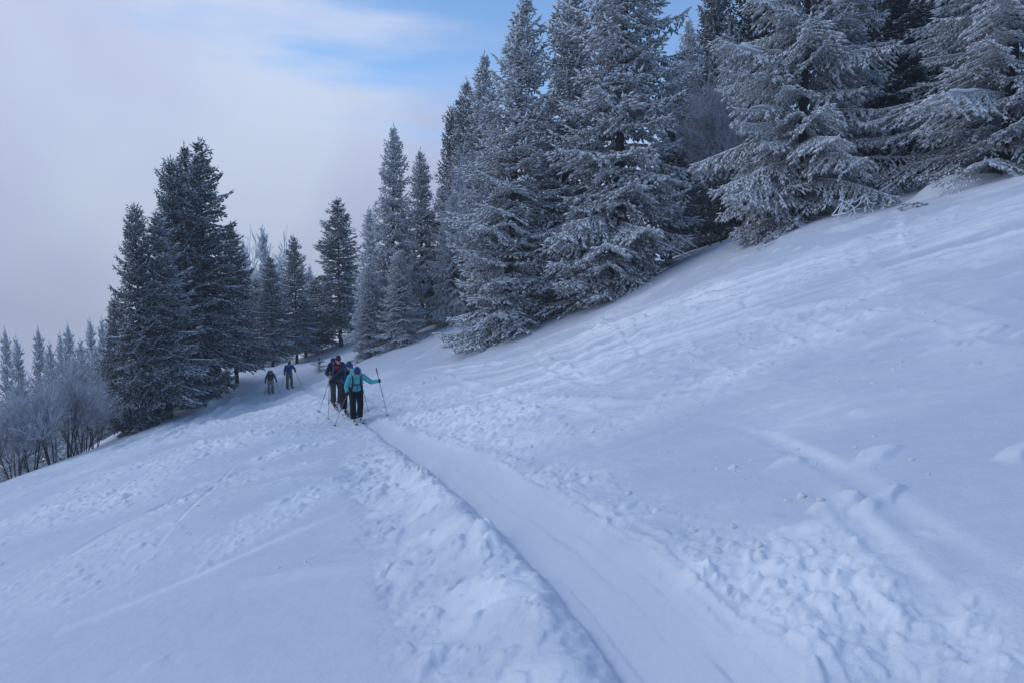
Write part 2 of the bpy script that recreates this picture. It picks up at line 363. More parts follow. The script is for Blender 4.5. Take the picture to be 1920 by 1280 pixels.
def snow_mat(name, c0, c1):
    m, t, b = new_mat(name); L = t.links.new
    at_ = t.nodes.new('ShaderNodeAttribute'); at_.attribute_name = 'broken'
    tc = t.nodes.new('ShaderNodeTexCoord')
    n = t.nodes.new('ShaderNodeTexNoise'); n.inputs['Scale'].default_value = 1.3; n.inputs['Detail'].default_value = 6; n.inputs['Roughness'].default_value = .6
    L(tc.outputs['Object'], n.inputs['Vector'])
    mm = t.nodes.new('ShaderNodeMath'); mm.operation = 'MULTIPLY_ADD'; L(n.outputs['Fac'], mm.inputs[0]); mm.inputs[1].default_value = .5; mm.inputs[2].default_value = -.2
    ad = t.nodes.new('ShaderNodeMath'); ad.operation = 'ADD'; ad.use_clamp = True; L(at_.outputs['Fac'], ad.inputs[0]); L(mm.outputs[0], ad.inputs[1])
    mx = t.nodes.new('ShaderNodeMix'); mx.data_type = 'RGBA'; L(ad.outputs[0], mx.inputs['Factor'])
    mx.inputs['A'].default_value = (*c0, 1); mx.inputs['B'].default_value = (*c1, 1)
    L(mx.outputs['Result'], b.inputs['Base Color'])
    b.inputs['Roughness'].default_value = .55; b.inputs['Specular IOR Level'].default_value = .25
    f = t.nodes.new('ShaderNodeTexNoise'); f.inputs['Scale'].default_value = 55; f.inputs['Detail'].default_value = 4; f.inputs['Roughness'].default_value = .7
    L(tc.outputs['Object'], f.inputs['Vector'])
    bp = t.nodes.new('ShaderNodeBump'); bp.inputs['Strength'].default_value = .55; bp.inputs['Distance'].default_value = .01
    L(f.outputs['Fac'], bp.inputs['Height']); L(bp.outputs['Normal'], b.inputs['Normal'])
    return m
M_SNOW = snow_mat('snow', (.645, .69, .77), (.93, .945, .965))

# ------------------------------------------------------------------ the snow slope, one sheet
def build_ground():
    front = np.linspace(R(-43), R(43), 650)
    side = np.concatenate([np.linspace(R(43), R(80), 46)[1:], np.linspace(R(80), R(280), 70)[1:], np.linspace(R(280), R(317), 46)[1:-1]])
    th = np.concatenate([front, side])
    rr = np.concatenate([[0.25, .5, .8, 1.1], np.geomspace(1.35, 14, 480), np.geomspace(14, 48, 290)[1:], np.geomspace(48, 150, 60)[1:]])
    RR, TT = np.meshgrid(rr, th, indexing='ij')
    x = (RR * np.sin(TT)).ravel(); y = (RR * np.cos(TT)).ravel()
    x = np.concatenate([x, [0]]); y = np.concatenate([y, [0]])
    z, dis = snow_h(x, y)
    n, m = RR.shape
    i = np.arange(n - 1)[:, None] * m; j = np.arange(m)[None]; jn = (j + 1) % m
    Q = np.stack([i + j, i + m + j, i + m + jn, i + jn], -1).reshape(-1, 4)
    c = n * m; T = np.stack([np.full(m, c), np.arange(m), (np.arange(m) + 1) % m], -1)
    me = np_mesh('snow_slope', np.stack([x, y, z], -1), T, Q)
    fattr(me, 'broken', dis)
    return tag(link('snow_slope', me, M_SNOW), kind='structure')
build_ground()

# ------------------------------------------------------------------ trees: materials
def frost_mat(name, green, rime, lo=0.0):
    """needles or twigs with rime: whiter towards each twig's tip and on its upper side, patchy, by tree"""
    m, t, b = new_mat(name); L = t.links.new
    def mth(op, a, bb, c=None, clamp=False):
        n = t.nodes.new('ShaderNodeMath'); n.operation = op; n.use_clamp = clamp
        for i, v in enumerate((a, bb, c)):
            if v is None: continue
            if isinstance(v, (int, float)): n.inputs[i].default_value = v
            else: L(v, n.inputs[i])
        return n.outputs[0]
    tip = t.nodes.new('ShaderNodeAttribute'); tip.attribute_name = 'tip'
    ob = t.nodes.new('ShaderNodeAttribute'); ob.attribute_type = 'OBJECT'; ob.attribute_name = 'frost'
    geo = t.nodes.new('ShaderNodeNewGeometry'); sp = t.nodes.new('ShaderNodeSeparateXYZ'); L(geo.outputs['Normal'], sp.inputs[0])
    tc = t.nodes.new('ShaderNodeTexCoord')
    n = t.nodes.new('ShaderNodeTexNoise'); n.inputs['Scale'].default_value = 2.2; n.inputs['Detail'].default_value = 3; n.inputs['Roughness'].default_value = .65
    L(tc.outputs['Object'], n.inputs['Vector'])
    n2 = t.nodes.new('ShaderNodeTexNoise'); n2.inputs['Scale'].default_value = 38; n2.inputs['Detail'].default_value = 2
    L(tc.outputs['Object'], n2.inputs['Vector'])
    up = mth('MULTIPLY', sp.outputs['Z'], 0.42)
    f = mth('MULTIPLY_ADD', tip.outputs['Fac'], 1.0, up)
    f = mth('ADD', f, mth('MULTIPLY_ADD', n.outputs['Fac'], 1.3, -0.65))
    f = mth('ADD', f, mth('MULTIPLY_ADD', n2.outputs['Fac'], 0.4, -0.2))
    f = mth('ADD', f, mth('ADD', ob.outputs['Fac'], -0.22 + lo), None, True)
    mx = t.nodes.new('ShaderNodeMix'); mx.data_type = 'RGBA'; L(f, mx.inputs['Factor'])
    mx.inputs['A'].default_value = (*green, 1); mx.inputs['B'].default_value = (*rime, 1)
    L(mx.outputs['Result'], b.inputs['Base Color']); b.inputs['Roughness'].default_value = .8; b.inputs['Specular IOR Level'].default_value = .15
    return m
M_NEEDLE = frost_mat('frosted_needles', (.024, .038, .036), (.82, .85, .88))
M_TWIG = frost_mat("frosted_twigs", (.06, .05, .05), (.68, .72, .78), -.42)
M_RIME = frost_mat('rimed_dead_wood', (.30, .30, .32), (.80, .84, .88), .2)
M_BARK = simple_mat('bark', (.055, .048, .046), .9, .5, 9, 1.0, .1)
M_LOAD = snow_mat('branch_snow', (.80, .84, .90), (.86, .89, .94))

# ------------------------------------------------------------------ tree geometry
def frames(d):
    d = d / (np.linalg.norm(d, axis=1, keepdims=True) + 1e-9)
    up = np.where(np.abs(d[:, 2:3]) > .9, np.array([[1., 0, 0]]), np.array([[0, 0, 1.]]))
    a = np.cross(d, up); a /= np.linalg.norm(a, axis=1, keepdims=True) + 1e-9
    return a, np.cross(d, a)
def spindles(P0, P1, Rr, ring=.42, rng=None):
    a, b = frames(P1 - P0); n = len(P0); ph = rng.uniform(0, 6.28, n)
    mid = P0 + (P1 - P0) * ring; V = [P0]
    for k in range(3):
        an = ph + k * 2.0944
        V.append(mid + (a * np.cos(an)[:, None] + b * np.sin(an)[:, None]) * Rr[:, None])
    V.append(P1); V = np.stack(V, 1)
    o = np.arange(n)[:, None] * 5
    T = np.concatenate([o + np.array([[0, 1 + (k + 1) % 3, 1 + k]]) for k in range(3)] + [o + np.array([[4, 1 + k, 1 + (k + 1) % 3]]) for k in range(3)])
    tip = np.tile(np.array([0., .5, .5, .5, 1.]), n)
    return V.reshape(-1, 3), T, tip
def prisms(P0, P1, R0, R1):
    a, b = frames(P1 - P0); n = len(P0); V = []
    for P, rr in ((P0, R0), (P1, R1)):
        for k in range(3):
            an = k * 2.0944
            V.append(P + (a * math.cos(an) + b * math.sin(an)) * np.asarray(rr)[:, None])
    V = np.stack(V, 1); o = np.arange(n)[:, None] * 6
    Q = np.concatenate([o + np.array([[k, (k + 1) % 3, 3 + (k + 1) % 3, 3 + k]]) for k in range(3)])
    return V.reshape(-1, 3), Q
def fan(L, rng, sp_lat, sp_fin, flen, frad, hang):
    """one spruce branch lying along +x: flat spray of laterals with frosted finger twigs; returns fingers and wood"""
    A, B, Rd, W0, W1, WR, TP = [], [], [], [], [], [], []
    s0 = min(.16 * L, .35)
    s = s0
    side = 1
    def fing(p, d, l, r):
        A.append(p); B.append(p + d / np.linalg.norm(d) * l); Rd.append(r); TP.append(np.clip(.72 + .75 * d[2] / np.linalg.norm(d), .05, 1.0) * rng.uniform(.75, 1.15))
    while s < L:
        t = (s - s0) / max(L - s0, .01)
        ll = min(.20 + .52 * (L - s) ** .85, .95) * (.55 + .45 * min(1, t * 4 + .3)) * rng.uniform(.7, 1.2)
        ang = R(rng.uniform(42, 68)); side = -side
        d = np.array([math.cos(ang), side * math.sin(ang), rng.uniform(-.15, .1) - .55 * hang * rng.uniform(.4, 1.2)])
        p0 = np.array([s, 0, 0.]); p1 = p0 + d * ll
        W0.append(p0); W1.append(p1); WR.append(.006 + .004 * ll)
        nf = max(2, int(ll / sp_fin))
        for k in range(nf):
            u = (k + rng.uniform(.2, 1)) / nf; p = p0 + d * ll * u
            fa = rng.choice([-1, 1]) * R(rng.uniform(25, 60))
            c, s_ = math.cos(fa), math.sin(fa)
            fd = np.array([d[0] * c - d[1] * s_, d[0] * s_ + d[1] * c, d[2] + rng.uniform(-.25, .35) - hang * rng.uniform(.2, 1.6)])
            fing(p, fd, flen * rng.uniform(.65, 1.25), frad * rng.uniform(.75, 1.25))
        fing(p1 - d * .06, d, flen * 1.1, frad)
        # twigs on the main axis
        fing(p0, np.array([.8, rng.uniform(-.7, .7), rng.uniform(-.1, .5) - hang * .5]), flen * rng.uniform(.6, 1.1), frad)
        s += sp_lat * rng.uniform(.7, 1.3) / 2
    fing(np.array([L - .1, 0, 0.]), np.array([1, 0, .12]), flen * 1.5, frad)
    n = max(2, int(L / .45)); xs = np.linspace(0, L, n + 1)
    for k in range(n):
        W0.append(np.array([xs[k], 0, 0.])); W1.append(np.array([xs[k + 1], 0, 0.])); WR.append(.008 + .011 * (L - xs[k]))
    return [np.array(q) for q in (A, B, Rd, W0, W1, WR, TP)]
def tube_mesh(name, P, rad, seg=8, wob=0.0, rng=None):
    P = np.asarray(P, float); n = len(P); V = []
    for k in range(n):
        d = P[min(k + 1, n - 1)] - P[max(k - 1, 0)]; a, b = frames(d[None]); a, b = a[0], b[0]
        for j in range(seg):
            an = 2 * math.pi * j / seg; r = rad[k] * (1 + (wob * rng.uniform(-1, 1) if rng is not None else 0))
            V.append(P[k] + (a * math.cos(an) + b * math.sin(an)) * r)
    Q = [(k * seg + j, k * seg + (j + 1) % seg, (k + 1) * seg + (j + 1) % seg, (k + 1) * seg + j) for k in range(n - 1) for j in range(seg)]
    V += [P[0], P[-1]]; c0, c1 = n * seg, n * seg + 1
    T = [(c0, (j + 1) % seg, j) for j in range(seg)] + [(c1, (n - 1) * seg + j, (n - 1) * seg + (j + 1) % seg) for j in range(seg)]
    return np_mesh(name, np.array(V), np.array(T), np.array(Q))

def spruce_meshes(name, seed, H, Rb, z0=.4, prof=.8, hang=.4, el_top=40, el_bot=-12, droop=.35, uptip=.12, whorl=(.42, .24), per=5.5,
                  sp_lat=.2, sp_fin=.1, flen=.17, frad=.026, snowy=.15, gap=.1, snow_w=.10, inner=3):
    rng = np.random.default_rng(seed)
    classes = [.3, .6, 1.0, 1.5, 2.0, 2.6, 3.3, 4.0]
    tmpl = [[fan(c, rng, sp_lat, sp_fin, flen, frad, hang) for _ in range(4 if c < 2.3 else 3)] for c in classes if c < Rb * 1.25 + .4]
    classes = classes[:len(tmpl)]
    FA, FB, FR, W0, W1, WR, SN, FT = [], [], [], [], [], [], [], []
    z = z0; az = rng.uniform(0, 6.28)
    lump = rng.uniform(.8, 1.15, 40)
    while z < H - .25:
        t = (z - z0) / (H - z0)
        nb = max(3, int(round(per * (1 - .25 * t) + rng.uniform(-.7, .7))))
        az += rng.uniform(.3, 1.2)
        for b in range(nb + inner):
            if rng.random() < gap: continue
            a = az + 6.2832 * b / nb + rng.uniform(-.3, .3)
            Lb = (Rb * (1 - t) ** prof * lump[int(t * 14)] + .05) * (rng.uniform(.55, 1.18) if b < nb else rng.uniform(.3, .5))
            if t < .1: Lb *= .75 + 2.5 * t
            el = R(el_bot + (el_top - el_bot) * t ** 1.3 + rng.uniform(-7, 7))
            ci = int(np.argmin([abs(c - Lb) for c in classes])); tp = tmpl[ci][rng.integers(len(tmpl[ci]))]; k = Lb / classes[ci]
            bt = rng.uniform(.55, 1.25); dr = droop * (1 - .75 * t) * rng.uniform(.6, 1.4); mir = rng.choice([-1, 1]); roll = rng.normal(0, .28)
            zz = z + rng.uniform(-.12, .12)
            def place(P):
                x, y, q = P[:, 0] * k, P[:, 1] * mir * k, P[:, 2].copy()
                y, q = y * math.cos(roll) - q * math.sin(roll), y * math.sin(roll) + q * math.cos(roll)
                u = np.clip(x / Lb, 0, 1.15)
                q = q + x * math.tan(el) - dr * Lb * u ** 2 + uptip * Lb * u ** 4 - .28 * hang * y ** 2 - .04 * np.abs(y)
                return np.stack([x * math.cos(a) - y * math.sin(a), x * math.sin(a) + y * math.cos(a), q + zz], -1)
            FA.append(place(tp[0])); FB.append(place(tp[1])); FR.append(tp[2]); FT.append(np.clip(tp[6] * bt, 0, 1.2))
            W0.append(place(tp[3])); W1.append(place(tp[4])); WR.append(tp[5])
            if rng.random() < snowy and Lb > .8:
                u0, u1 = rng.uniform(.25, .55), rng.uniform(.7, .98); m = 7
                xs = np.linspace(u0, u1, m) * classes[ci]; pp = place(np.stack([xs, rng.normal(0, .05, m), np.full(m, .035)], -1))
                SN.append((pp, snow_w * rng.uniform(.7, 1.5) * np.sin(np.linspace(.25, math.pi - .15, m)) ** .6 * rng.uniform(.45, 1.3, m)))
        z += (whorl[0] + (whorl[1] - whorl[0]) * t) * rng.uniform(.75, 1.25)
    # leader
    A = np.array([[0, 0, H - .5 + .1 * k] for k in range(6)]); FA.append(A)
    FB.append(A + np.concatenate([rng.uniform(-.12, .12, (5, 3)) + [[0, 0, .2]], [[0, 0, .42]]])); FR.append(np.full(6, frad)); FT.append(np.full(6, .9))
    V, T, tip = spindles(np.concatenate(FA), np.concatenate(FB), np.concatenate(FR), rng=rng)
    tip = (tip * .55 + .45) * np.repeat(np.concatenate(FT), 5)
    wr = np.concatenate(WR); V2, Q = prisms(np.concatenate(W0), np.concatenate(W1), wr, wr * .6)
    crown = np_mesh(name + '_crown', np.concatenate([V, V2]), T, Q + len(V))
    fattr(crown, 'tip', np.concatenate([tip, np.full(len(V2), .1)]))
    crown.materials.append(M_NEEDLE)
    zs = np.linspace(-1.2, H - .1, 12); rt = .011 * H * (1 - (zs + .0) / (H + .3)) + .012; rt[0] *= 1.25
    trunk = tube_mesh(name + '_trunk', np.stack([rng.normal(0, .015, 12), rng.normal(0, .015, 12), zs], -1), rt, 9, .06, rng); trunk.materials.append(M_BARK)
    load = None
    if SN:
        VV, QQ, o = [], [], 0
        for pp, wd in SN:
            m = len(pp)
            for k in range(m):
                d = pp[min(k + 1, m - 1)] - pp[max(k - 1, 0)]; a, b = frames(d[None]); a = a[0]; up = np.array([0, 0, 1.])
                for j in range(6):
                    an = 2 * math.pi * j / 6; c, s = math.cos(an), math.sin(an)
                    VV.append(pp[k] + a * c * wd[k] + up * ((s * .75 if s > 0 else s * .25) * wd[k] + .01))
            QQ += [(o + k * 6 + j, o + k * 6 + (j + 1) % 6, o + (k + 1) * 6 + (j + 1) % 6, o + (k + 1) * 6 + j) for k in range(m - 1) for j in range(6)]
            QQ += [(o + 3, o + 2, o + 1, o), (o + 5, o + 4, o + 3, o), (o + (m - 1) * 6, o + (m - 1) * 6 + 1, o + (m - 1) * 6 + 2, o + (m - 1) * 6 + 3), (o + (m - 1) * 6, o + (m - 1) * 6 + 3, o + (m - 1) * 6 + 4, o + (m - 1) * 6 + 5)]
            o += m * 6
        load = np_mesh(name + '_snow', np.array(VV), None, np.array(QQ)); load.materials.append(M_LOAD)
    return dict(H=H, R=Rb, trunk=trunk, crown=crown, load=load)
def plant_spruce(proto, top, Y, halfw, label, frost=.5, rz=0.0, group=None, name='spruce_tree', lean=0.0, snow=True, basepx=None, sink=.25):
    """stand a tree on the slope so that its leader reaches the height seen in the photograph"""
    p = at(top[0], top[1], Y); x = at(basepx, 600, Y)[0] if basepx is not None else p[0]
    z = float(base_h(np.array([x]), np.array([Y]))[0]) - sink
    s = (p[2] - z) / proto['H']; sr = halfw / FOC * Y / proto['R']
    e = empty(name, (x, Y, z), rz)
    e.scale = (sr, sr, s)
    if basepx is not None:
        ln = math.atan2(p[0] - x, p[2] - z); e.rotation_mode = 'ZYX'; e.rotation_euler = (0, 0, 0)
        e.rotation_mode = 'QUATERNION'; e.rotation_quaternion = Matrix.Rotation(ln, 3, 'Y').to_quaternion() @ Matrix.Rotation(rz, 3, 'Z').to_quaternion()
    tag(e, label, 'tree', group)
    link('trunk', proto['trunk'], None, e)
    c = link('crown', proto['crown'], None, e); c['frost'] = frost
    if proto['load'] is not None and snow: tag(link('branch_snow', proto['load'], None, e), kind='stuff')
    return e
P_HANG = spruce_meshes('hanging_spruce', 11, 15.0, 3.9, z0=.2, prof=.72, hang=1.05, el_top=35, el_bot=0, droop=.34, uptip=.10, whorl=(.62, .42), per=6.2, sp_lat=.15, sp_fin=.065, flen=.20, frad=.036, snowy=.3, gap=.08, snow_w=.08, inner=3)
P_TALL = spruce_meshes('tall_spruce', 12, 16.0, 2.6, z0=.15, prof=.84, hang=.75, el_top=52, el_bot=-8, droop=.34, uptip=.20, whorl=(.56, .26), per=5.8, sp_lat=.15, sp_fin=.08, flen=.21, frad=.044, snowy=.06, gap=.06, snow_w=.07, inner=3)
P_WIDE = spruce_meshes('wide_spruce', 13, 18.0, 3.5, z0=.2, prof=.76, hang=.85, el_top=50, el_bot=-10, droop=.36, uptip=.18, whorl=(.64, .32), per=5.8, sp_lat=.17, sp_fin=.085, flen=.23, frad=.048, snowy=.08, gap=.06, snow_w=.08, inner=3)
P_OPEN = spruce_meshes('open_spruce', 14, 16.0, 3.5, z0=2.9, prof=.88, hang=.40, el_top=48, el_bot=-14, droop=.20, uptip=.12, whorl=(.54, .26), per=5.8, sp_lat=.20, sp_fin=.10, flen=.25, frad=.050, snowy=.40, gap=.08, snow_w=.085, inner=3)
P_FAR = spruce_meshes('far_spruce', 15, 13.0, 2.3, z0=.4, prof=.9, hang=.4, el_top=50, el_bot=-15, droop=.2, uptip=.1, whorl=(.48, .28), per=6.0, sp_lat=.34, sp_fin=.19, flen=.36, frad=.078, snowy=.10, gap=.1)
pl = plant_spruce
# right-hand wood, from the open slope's edge inwards
pl(P_HANG, (1530, -330), 21.0, 205, 'huge hoar-frosted spruce with hanging branches above the bare white dead branch', 0.84, .4)
pl(P_HANG, (1935, -420), 17.6, 250, 'frost-white spruce whose snowy boughs touch the snow mound', 0.96, 2.2)
pl(P_WIDE, (1185, -300), 26.5, 195, 'broad tall frosted spruce leaning over the slim twigs at its foot', 0.80, 1.0, basepx=1150)
pl(P_TALL, (986, -6), 28.0, 140, 'tall frosted spruce with one pointed top whose boughs sweep the snow by the shallow bay', 0.78, .3, basepx=945)
pl(P_TALL, (1075, -30), 30.5, 145, 'frosted spruce squeezed between the two tallest spruces', 0.74, 2.0, basepx=1050)
pl(P_TALL, (1292, 36), 36.0, 70, 'slim frosted spruce behind the broad tall spruce', 0.80, 4.0)
pl(P_WIDE, (1345, -60), 42.0, 110, 'dark spruce behind the bare frosted tree', 0.27, 3.0)
pl(P_WIDE, (1440, -200), 34.0, 140, 'dark spruce in the shade behind the huge hanging spruce', 0.17, .5)
pl(P_WIDE, (1700, -260), 27.0, 170, 'dark spruce in the gap beside the frost-white spruce', 0.11, 5.0, snow=False)
pl(P_WIDE, (1800, -300), 30.0, 170, 'dark spruce deep in the wood above the snow mound', 0.10, 2.5, snow=False)
pl(P_WIDE, (1600, -260), 33.0, 150, 'unfrosted spruce hidden in the wood behind the hanging boughs', 0.13, 1.5, snow=False)
pl(P_OPEN, (1265, 120), 32.0, 70, 'thin dark spruce with bare lower stem beside the slim twigs', 0.15, 1.2)
# middle group
pl(P_TALL, (908, 103), 40.0, 90, 'slender dark spruce just behind the tall frosted spruce by the shallow bay', 0.68, 1.1)
pl(P_TALL, (874, 152), 41.0, 80, 'dark frosted spruce joined to a taller pointed neighbour', 0.49, 2.6)
pl(P_WIDE, (850, 200), 44.0, 75, 'dark full spruce behind the small snow-laden spruce', 0.25, 3.6)
pl(P_HANG, (850, 352), 39.0, 62, 'small grey frosted spruce with snow-laden lower boughs', 0.89, .8)
pl(P_TALL, (738, 238), 39.0, 72, 'frosted spruce with a long ragged spire above three skiers', 0.76, 4.4, basepx=735)
pl(P_TALL, (788, 283), 43.0, 62, 'frosted spruce with a thin bare leader beside the ragged spire', 0.70, 5.5)
pl(P_FAR, (692, 392), 47.0, 45, 'pale grey spruce half hidden by the ragged-spired spruce', 0.86, .2)
pl(P_WIDE, (748, 470), 36.5, 60, 'short bushy frosted spruce at the foot of the ragged-spired spruce', 0.79, 2.2)
pl(P_WIDE, (690, 500), 37.5, 48, 'bushy frosted spruce close behind the three skiers', 0.78, 5.0)
pl(P_OPEN, (632, 374), 58.0, 80, 'lone dark spruce with wide flat boughs and a bare stem', 0.20, .9)
pl(P_OPEN, (592, 520), 60.0, 60, 'dark spruce beside the lone wide-boughed spruce', 0.14, 2.9)
pl(P_OPEN, (550, 444), 54.0, 55, 'spruce with a thin spike top above the trail', 0.26, 4.1)
pl(P_OPEN, (505, 482), 51.0, 60, 'dark spruce over two bare trunks by the trail', 0.18, 5.1)
pl(P_OPEN, (480, 520), 53.0, 50, 'dark spruce on a leaning trunk by the trail', 0.20, 3.3)
pl(P_FAR, (492, 428), 74.0, 34, 'pale rime-covered spruce in the mist behind the trail', 0.72, 1.0)
pl(P_OPEN, (570, 560), 57.0, 55, 'low dark spruce at the bend of the trail', 0.18, .1)
for k, (tx, ty, Y, hw) in enumerate(((455, 452, 84, 30), (432, 470, 92, 28), (525, 498, 80, 26), (580, 500, 88, 26), (612, 520, 84, 24), (655, 470, 86, 24), (668, 500, 80, 20))):
    pl(P_FAR, (tx, ty), Y, hw, 'small pale spruce fading into mist between nearer trees', .66, k * 1.7, 'misty spruces behind the trail')
# left group
pl(P_OPEN, (372, 266), 37.0, 110, 'tallest dark spruce with snow streaks in the group below the trail', 0.18, .3, basepx=388)
pl(P_TALL, (345, 274), 38.5, 90, 'dark spruce twin-topped with the snow-streaked spruce', 0.24, 1.9)
pl(P_WIDE, (320, 298), 36.0, 96, 'dark frosted spruce between the snow-streaked spruce and the stout bare stem', 0.24, 3.7)
pl(P_OPEN, (292, 404), 32.5, 102, 'dark spruce on a stout bare stem at the edge of the drop', 0.26, 5.3, basepx=310)
pl(P_WIDE, (252, 386), 31.5, 81, 'dark frosted spruce whose boughs reach the snow beside the frosted shrubs', 0.26, .9, basepx=258)
pl(P_OPEN, (432, 420), 42.0, 74, 'dark snow-dusted spruce leaning over the shaded trail', 0.18, 2.3)
pl(P_WIDE, (215, 560), 36.0, 57, 'short spruce behind the frosted shrubs', 0.28, 4.6)
for k, (tx, ty, Y, hw) in enumerate(((126, 612, 78, 34), (168, 602, 88, 30), (190, 600, 92, 28), (205, 606, 86, 28), (112, 628, 84, 28), (150, 640, 74, 34), (70, 618, 84, 34), (30, 636, 80, 34), (92, 645, 72, 32), (8, 620, 88, 32), (-30, 640, 80, 36), (178, 650, 66, 34), (135, 668, 62, 36))):
    pl(P_FAR, (tx, ty), Y, hw, 'grey spruce down the slope beyond the frosted shrubs', .52, k * 2.1, 'spruces down the valley side')

# ------------------------------------------------------------------ bare frosted shrubs and trees
def twig_mesh(name, seed, stems, h, spread, depth=5, r0=.03, rmin=.007, split=(2, 3), curve=.25, per=3):
    rng = np.random.default_rng(seed)
    A, B, R0, R1, TP = [], [], [], [], []
    def grow(p, d, l, r, lev):
        n = per
        for k in range(n):
            q = p + d * l / n; ra = max(rmin, r * (1 - .25 * k / n)); rb = max(rmin * .8, r * (1 - .25 * (k + 1) / n))
            A.append(p); B.append(q); R0.append(ra); R1.append(rb); TP.append(lev / depth)
            p = q; d = d + rng.normal(0, curve / n, 3) + np.array([0, 0, .06]); d /= np.linalg.norm(d)
            if lev < depth and k > 0 or (lev < depth and lev > 1):
                dd = d + rng.normal(0, .55, 3); dd[2] = max(dd[2], -.1) + .12; dd /= np.linalg.norm(dd)
                if rng.random() < .75: grow(p, dd, l * rng.uniform(.45, .75), r * .55, lev + 1)
        if lev < depth:
            for _ in range(rng.integers(split[0], split[1] + 1)):
                dd = d + rng.normal(0, .4, 3); dd[2] += .1; dd /= np.linalg.norm(dd)
                grow(p, dd, l * rng.uniform(.5, .8), r * .6, lev + 1)
    for s in range(stems):
        an = rng.uniform(0, 6.28); d = np.array([math.cos(an) * spread, math.sin(an) * spread, 1.]); d *= rng.uniform(.8, 1.1); d /= np.linalg.norm(d)
        grow(np.array([math.cos(an) * .15, math.sin(an) * .15, -.4]), d, h * rng.uniform(.36, .5), r0 * rng.uniform(.8, 1.2), 1)
    A, B = np.array(A), np.array(B); V, Q = prisms(A, B, np.array(R0), np.array(R1))
    sc = h / np.quantile(V[:, 2], .995); V = V * np.array([sc, sc, sc])
    me = np_mesh(name, V, None, Q); fattr(me, 'tip', np.repeat(np.array(TP), 6)); me.materials.append(M_TWIG)
    return me
SHRUBS = [twig_mesh('frosted_shrub', 31 + k, 6, 4.2, .28, 5, .05, .010) for k in range(2)]
TREELET = twig_mesh('frosted_bare_tree', 41, 1, 8.0, .1, 6, .07, .011, (2, 3), .3)
def plant_bare(me, h0, px, py_top, Y, label, name='frosted_shrub', cat='shrub', frost=.55, rz=0.0, group=None, wide=1.0):
    p = at(px, py_top, Y); z = float(base_h(np.array([p[0]]), np.array([Y]))[0])
    s = (p[2] - z) / h0
    o = link(name, me); o.location = (p[0], Y, z); o.scale = (s * wide, s * wide, s); o.rotation_euler = (0, 0, rz); o['frost'] = frost
    return tag(o, label, cat, group)
for k, (px, pt, Y) in enumerate(((118, 690, 26.5), (152, 722, 28.5), (88, 715, 25), (138, 672, 31), (50, 740, 25), (15, 745, 26), (-30, 770, 24), (172, 745, 30))):
    plant_bare(SHRUBS[k % 2], 4.2, px, pt, Y, 'bare shrub thick with white frost at the edge of the drop', frost=.34 + .04 * (k % 3), rz=k * 1.3, group='frosted shrubs at the edge of the drop', wide=.8)
plant_bare(TREELET, 8.0, 1335, 90, 30.0, 'bare frosted broadleaf tree between the slim spruce and the hanging spruce', 'frosted_tree', 'tree', .5, .5, wide=.8)
plant_bare(TREELET, 8.0, 1365, 150, 28.0, 'smaller bare frosted tree close behind the hanging spruce', 'frosted_tree', 'tree', .42, 2.5, wide=.7)
plant_bare(TREELET, 8.0, 884, 300, 36.0, 'bare frosted tree with long thin rods beside the small snow-laden spruce', 'frosted_tree', 'tree', .5, 4.0, wide=.5)
plant_bare(SHRUBS[0], 4.2, 462, 455, 70.0, 'pale bare tree in the mist beyond the snow-dusted spruce', 'frosted_tree', 'tree', .7, 1.0, wide=.8)

# sapling on the trail's upper side
P_SAP = spruce_meshes('sapling', 51, 1.25, .42, z0=.05, prof=.8, hang=.1, el_top=55, el_bot=5, droop=.1, uptip=.1, whorl=(.12, .10), per=4.5, sp_lat=.16, sp_fin=.09, flen=.10, frad=.010, snowy=0, gap=.25)
sp = hit(600, 697); sap = empty('spruce_sapling', (sp[0], sp[1], gz(*sp)), .7); tag(sap, 'tiny sparse spruce sapling poking out of the snow beside the trail', 'sapling')
P_SAP['trunk'].materials.clear(); P_SAP['trunk'].materials.append(M_TWIG)
link('trunk', P_SAP['trunk'], None, sap); c = link('crown', P_SAP['crown'], None, sap); c['frost'] = .25
k_ = .9 * 1.0; sap.scale = (1.1, 1.1, .9)

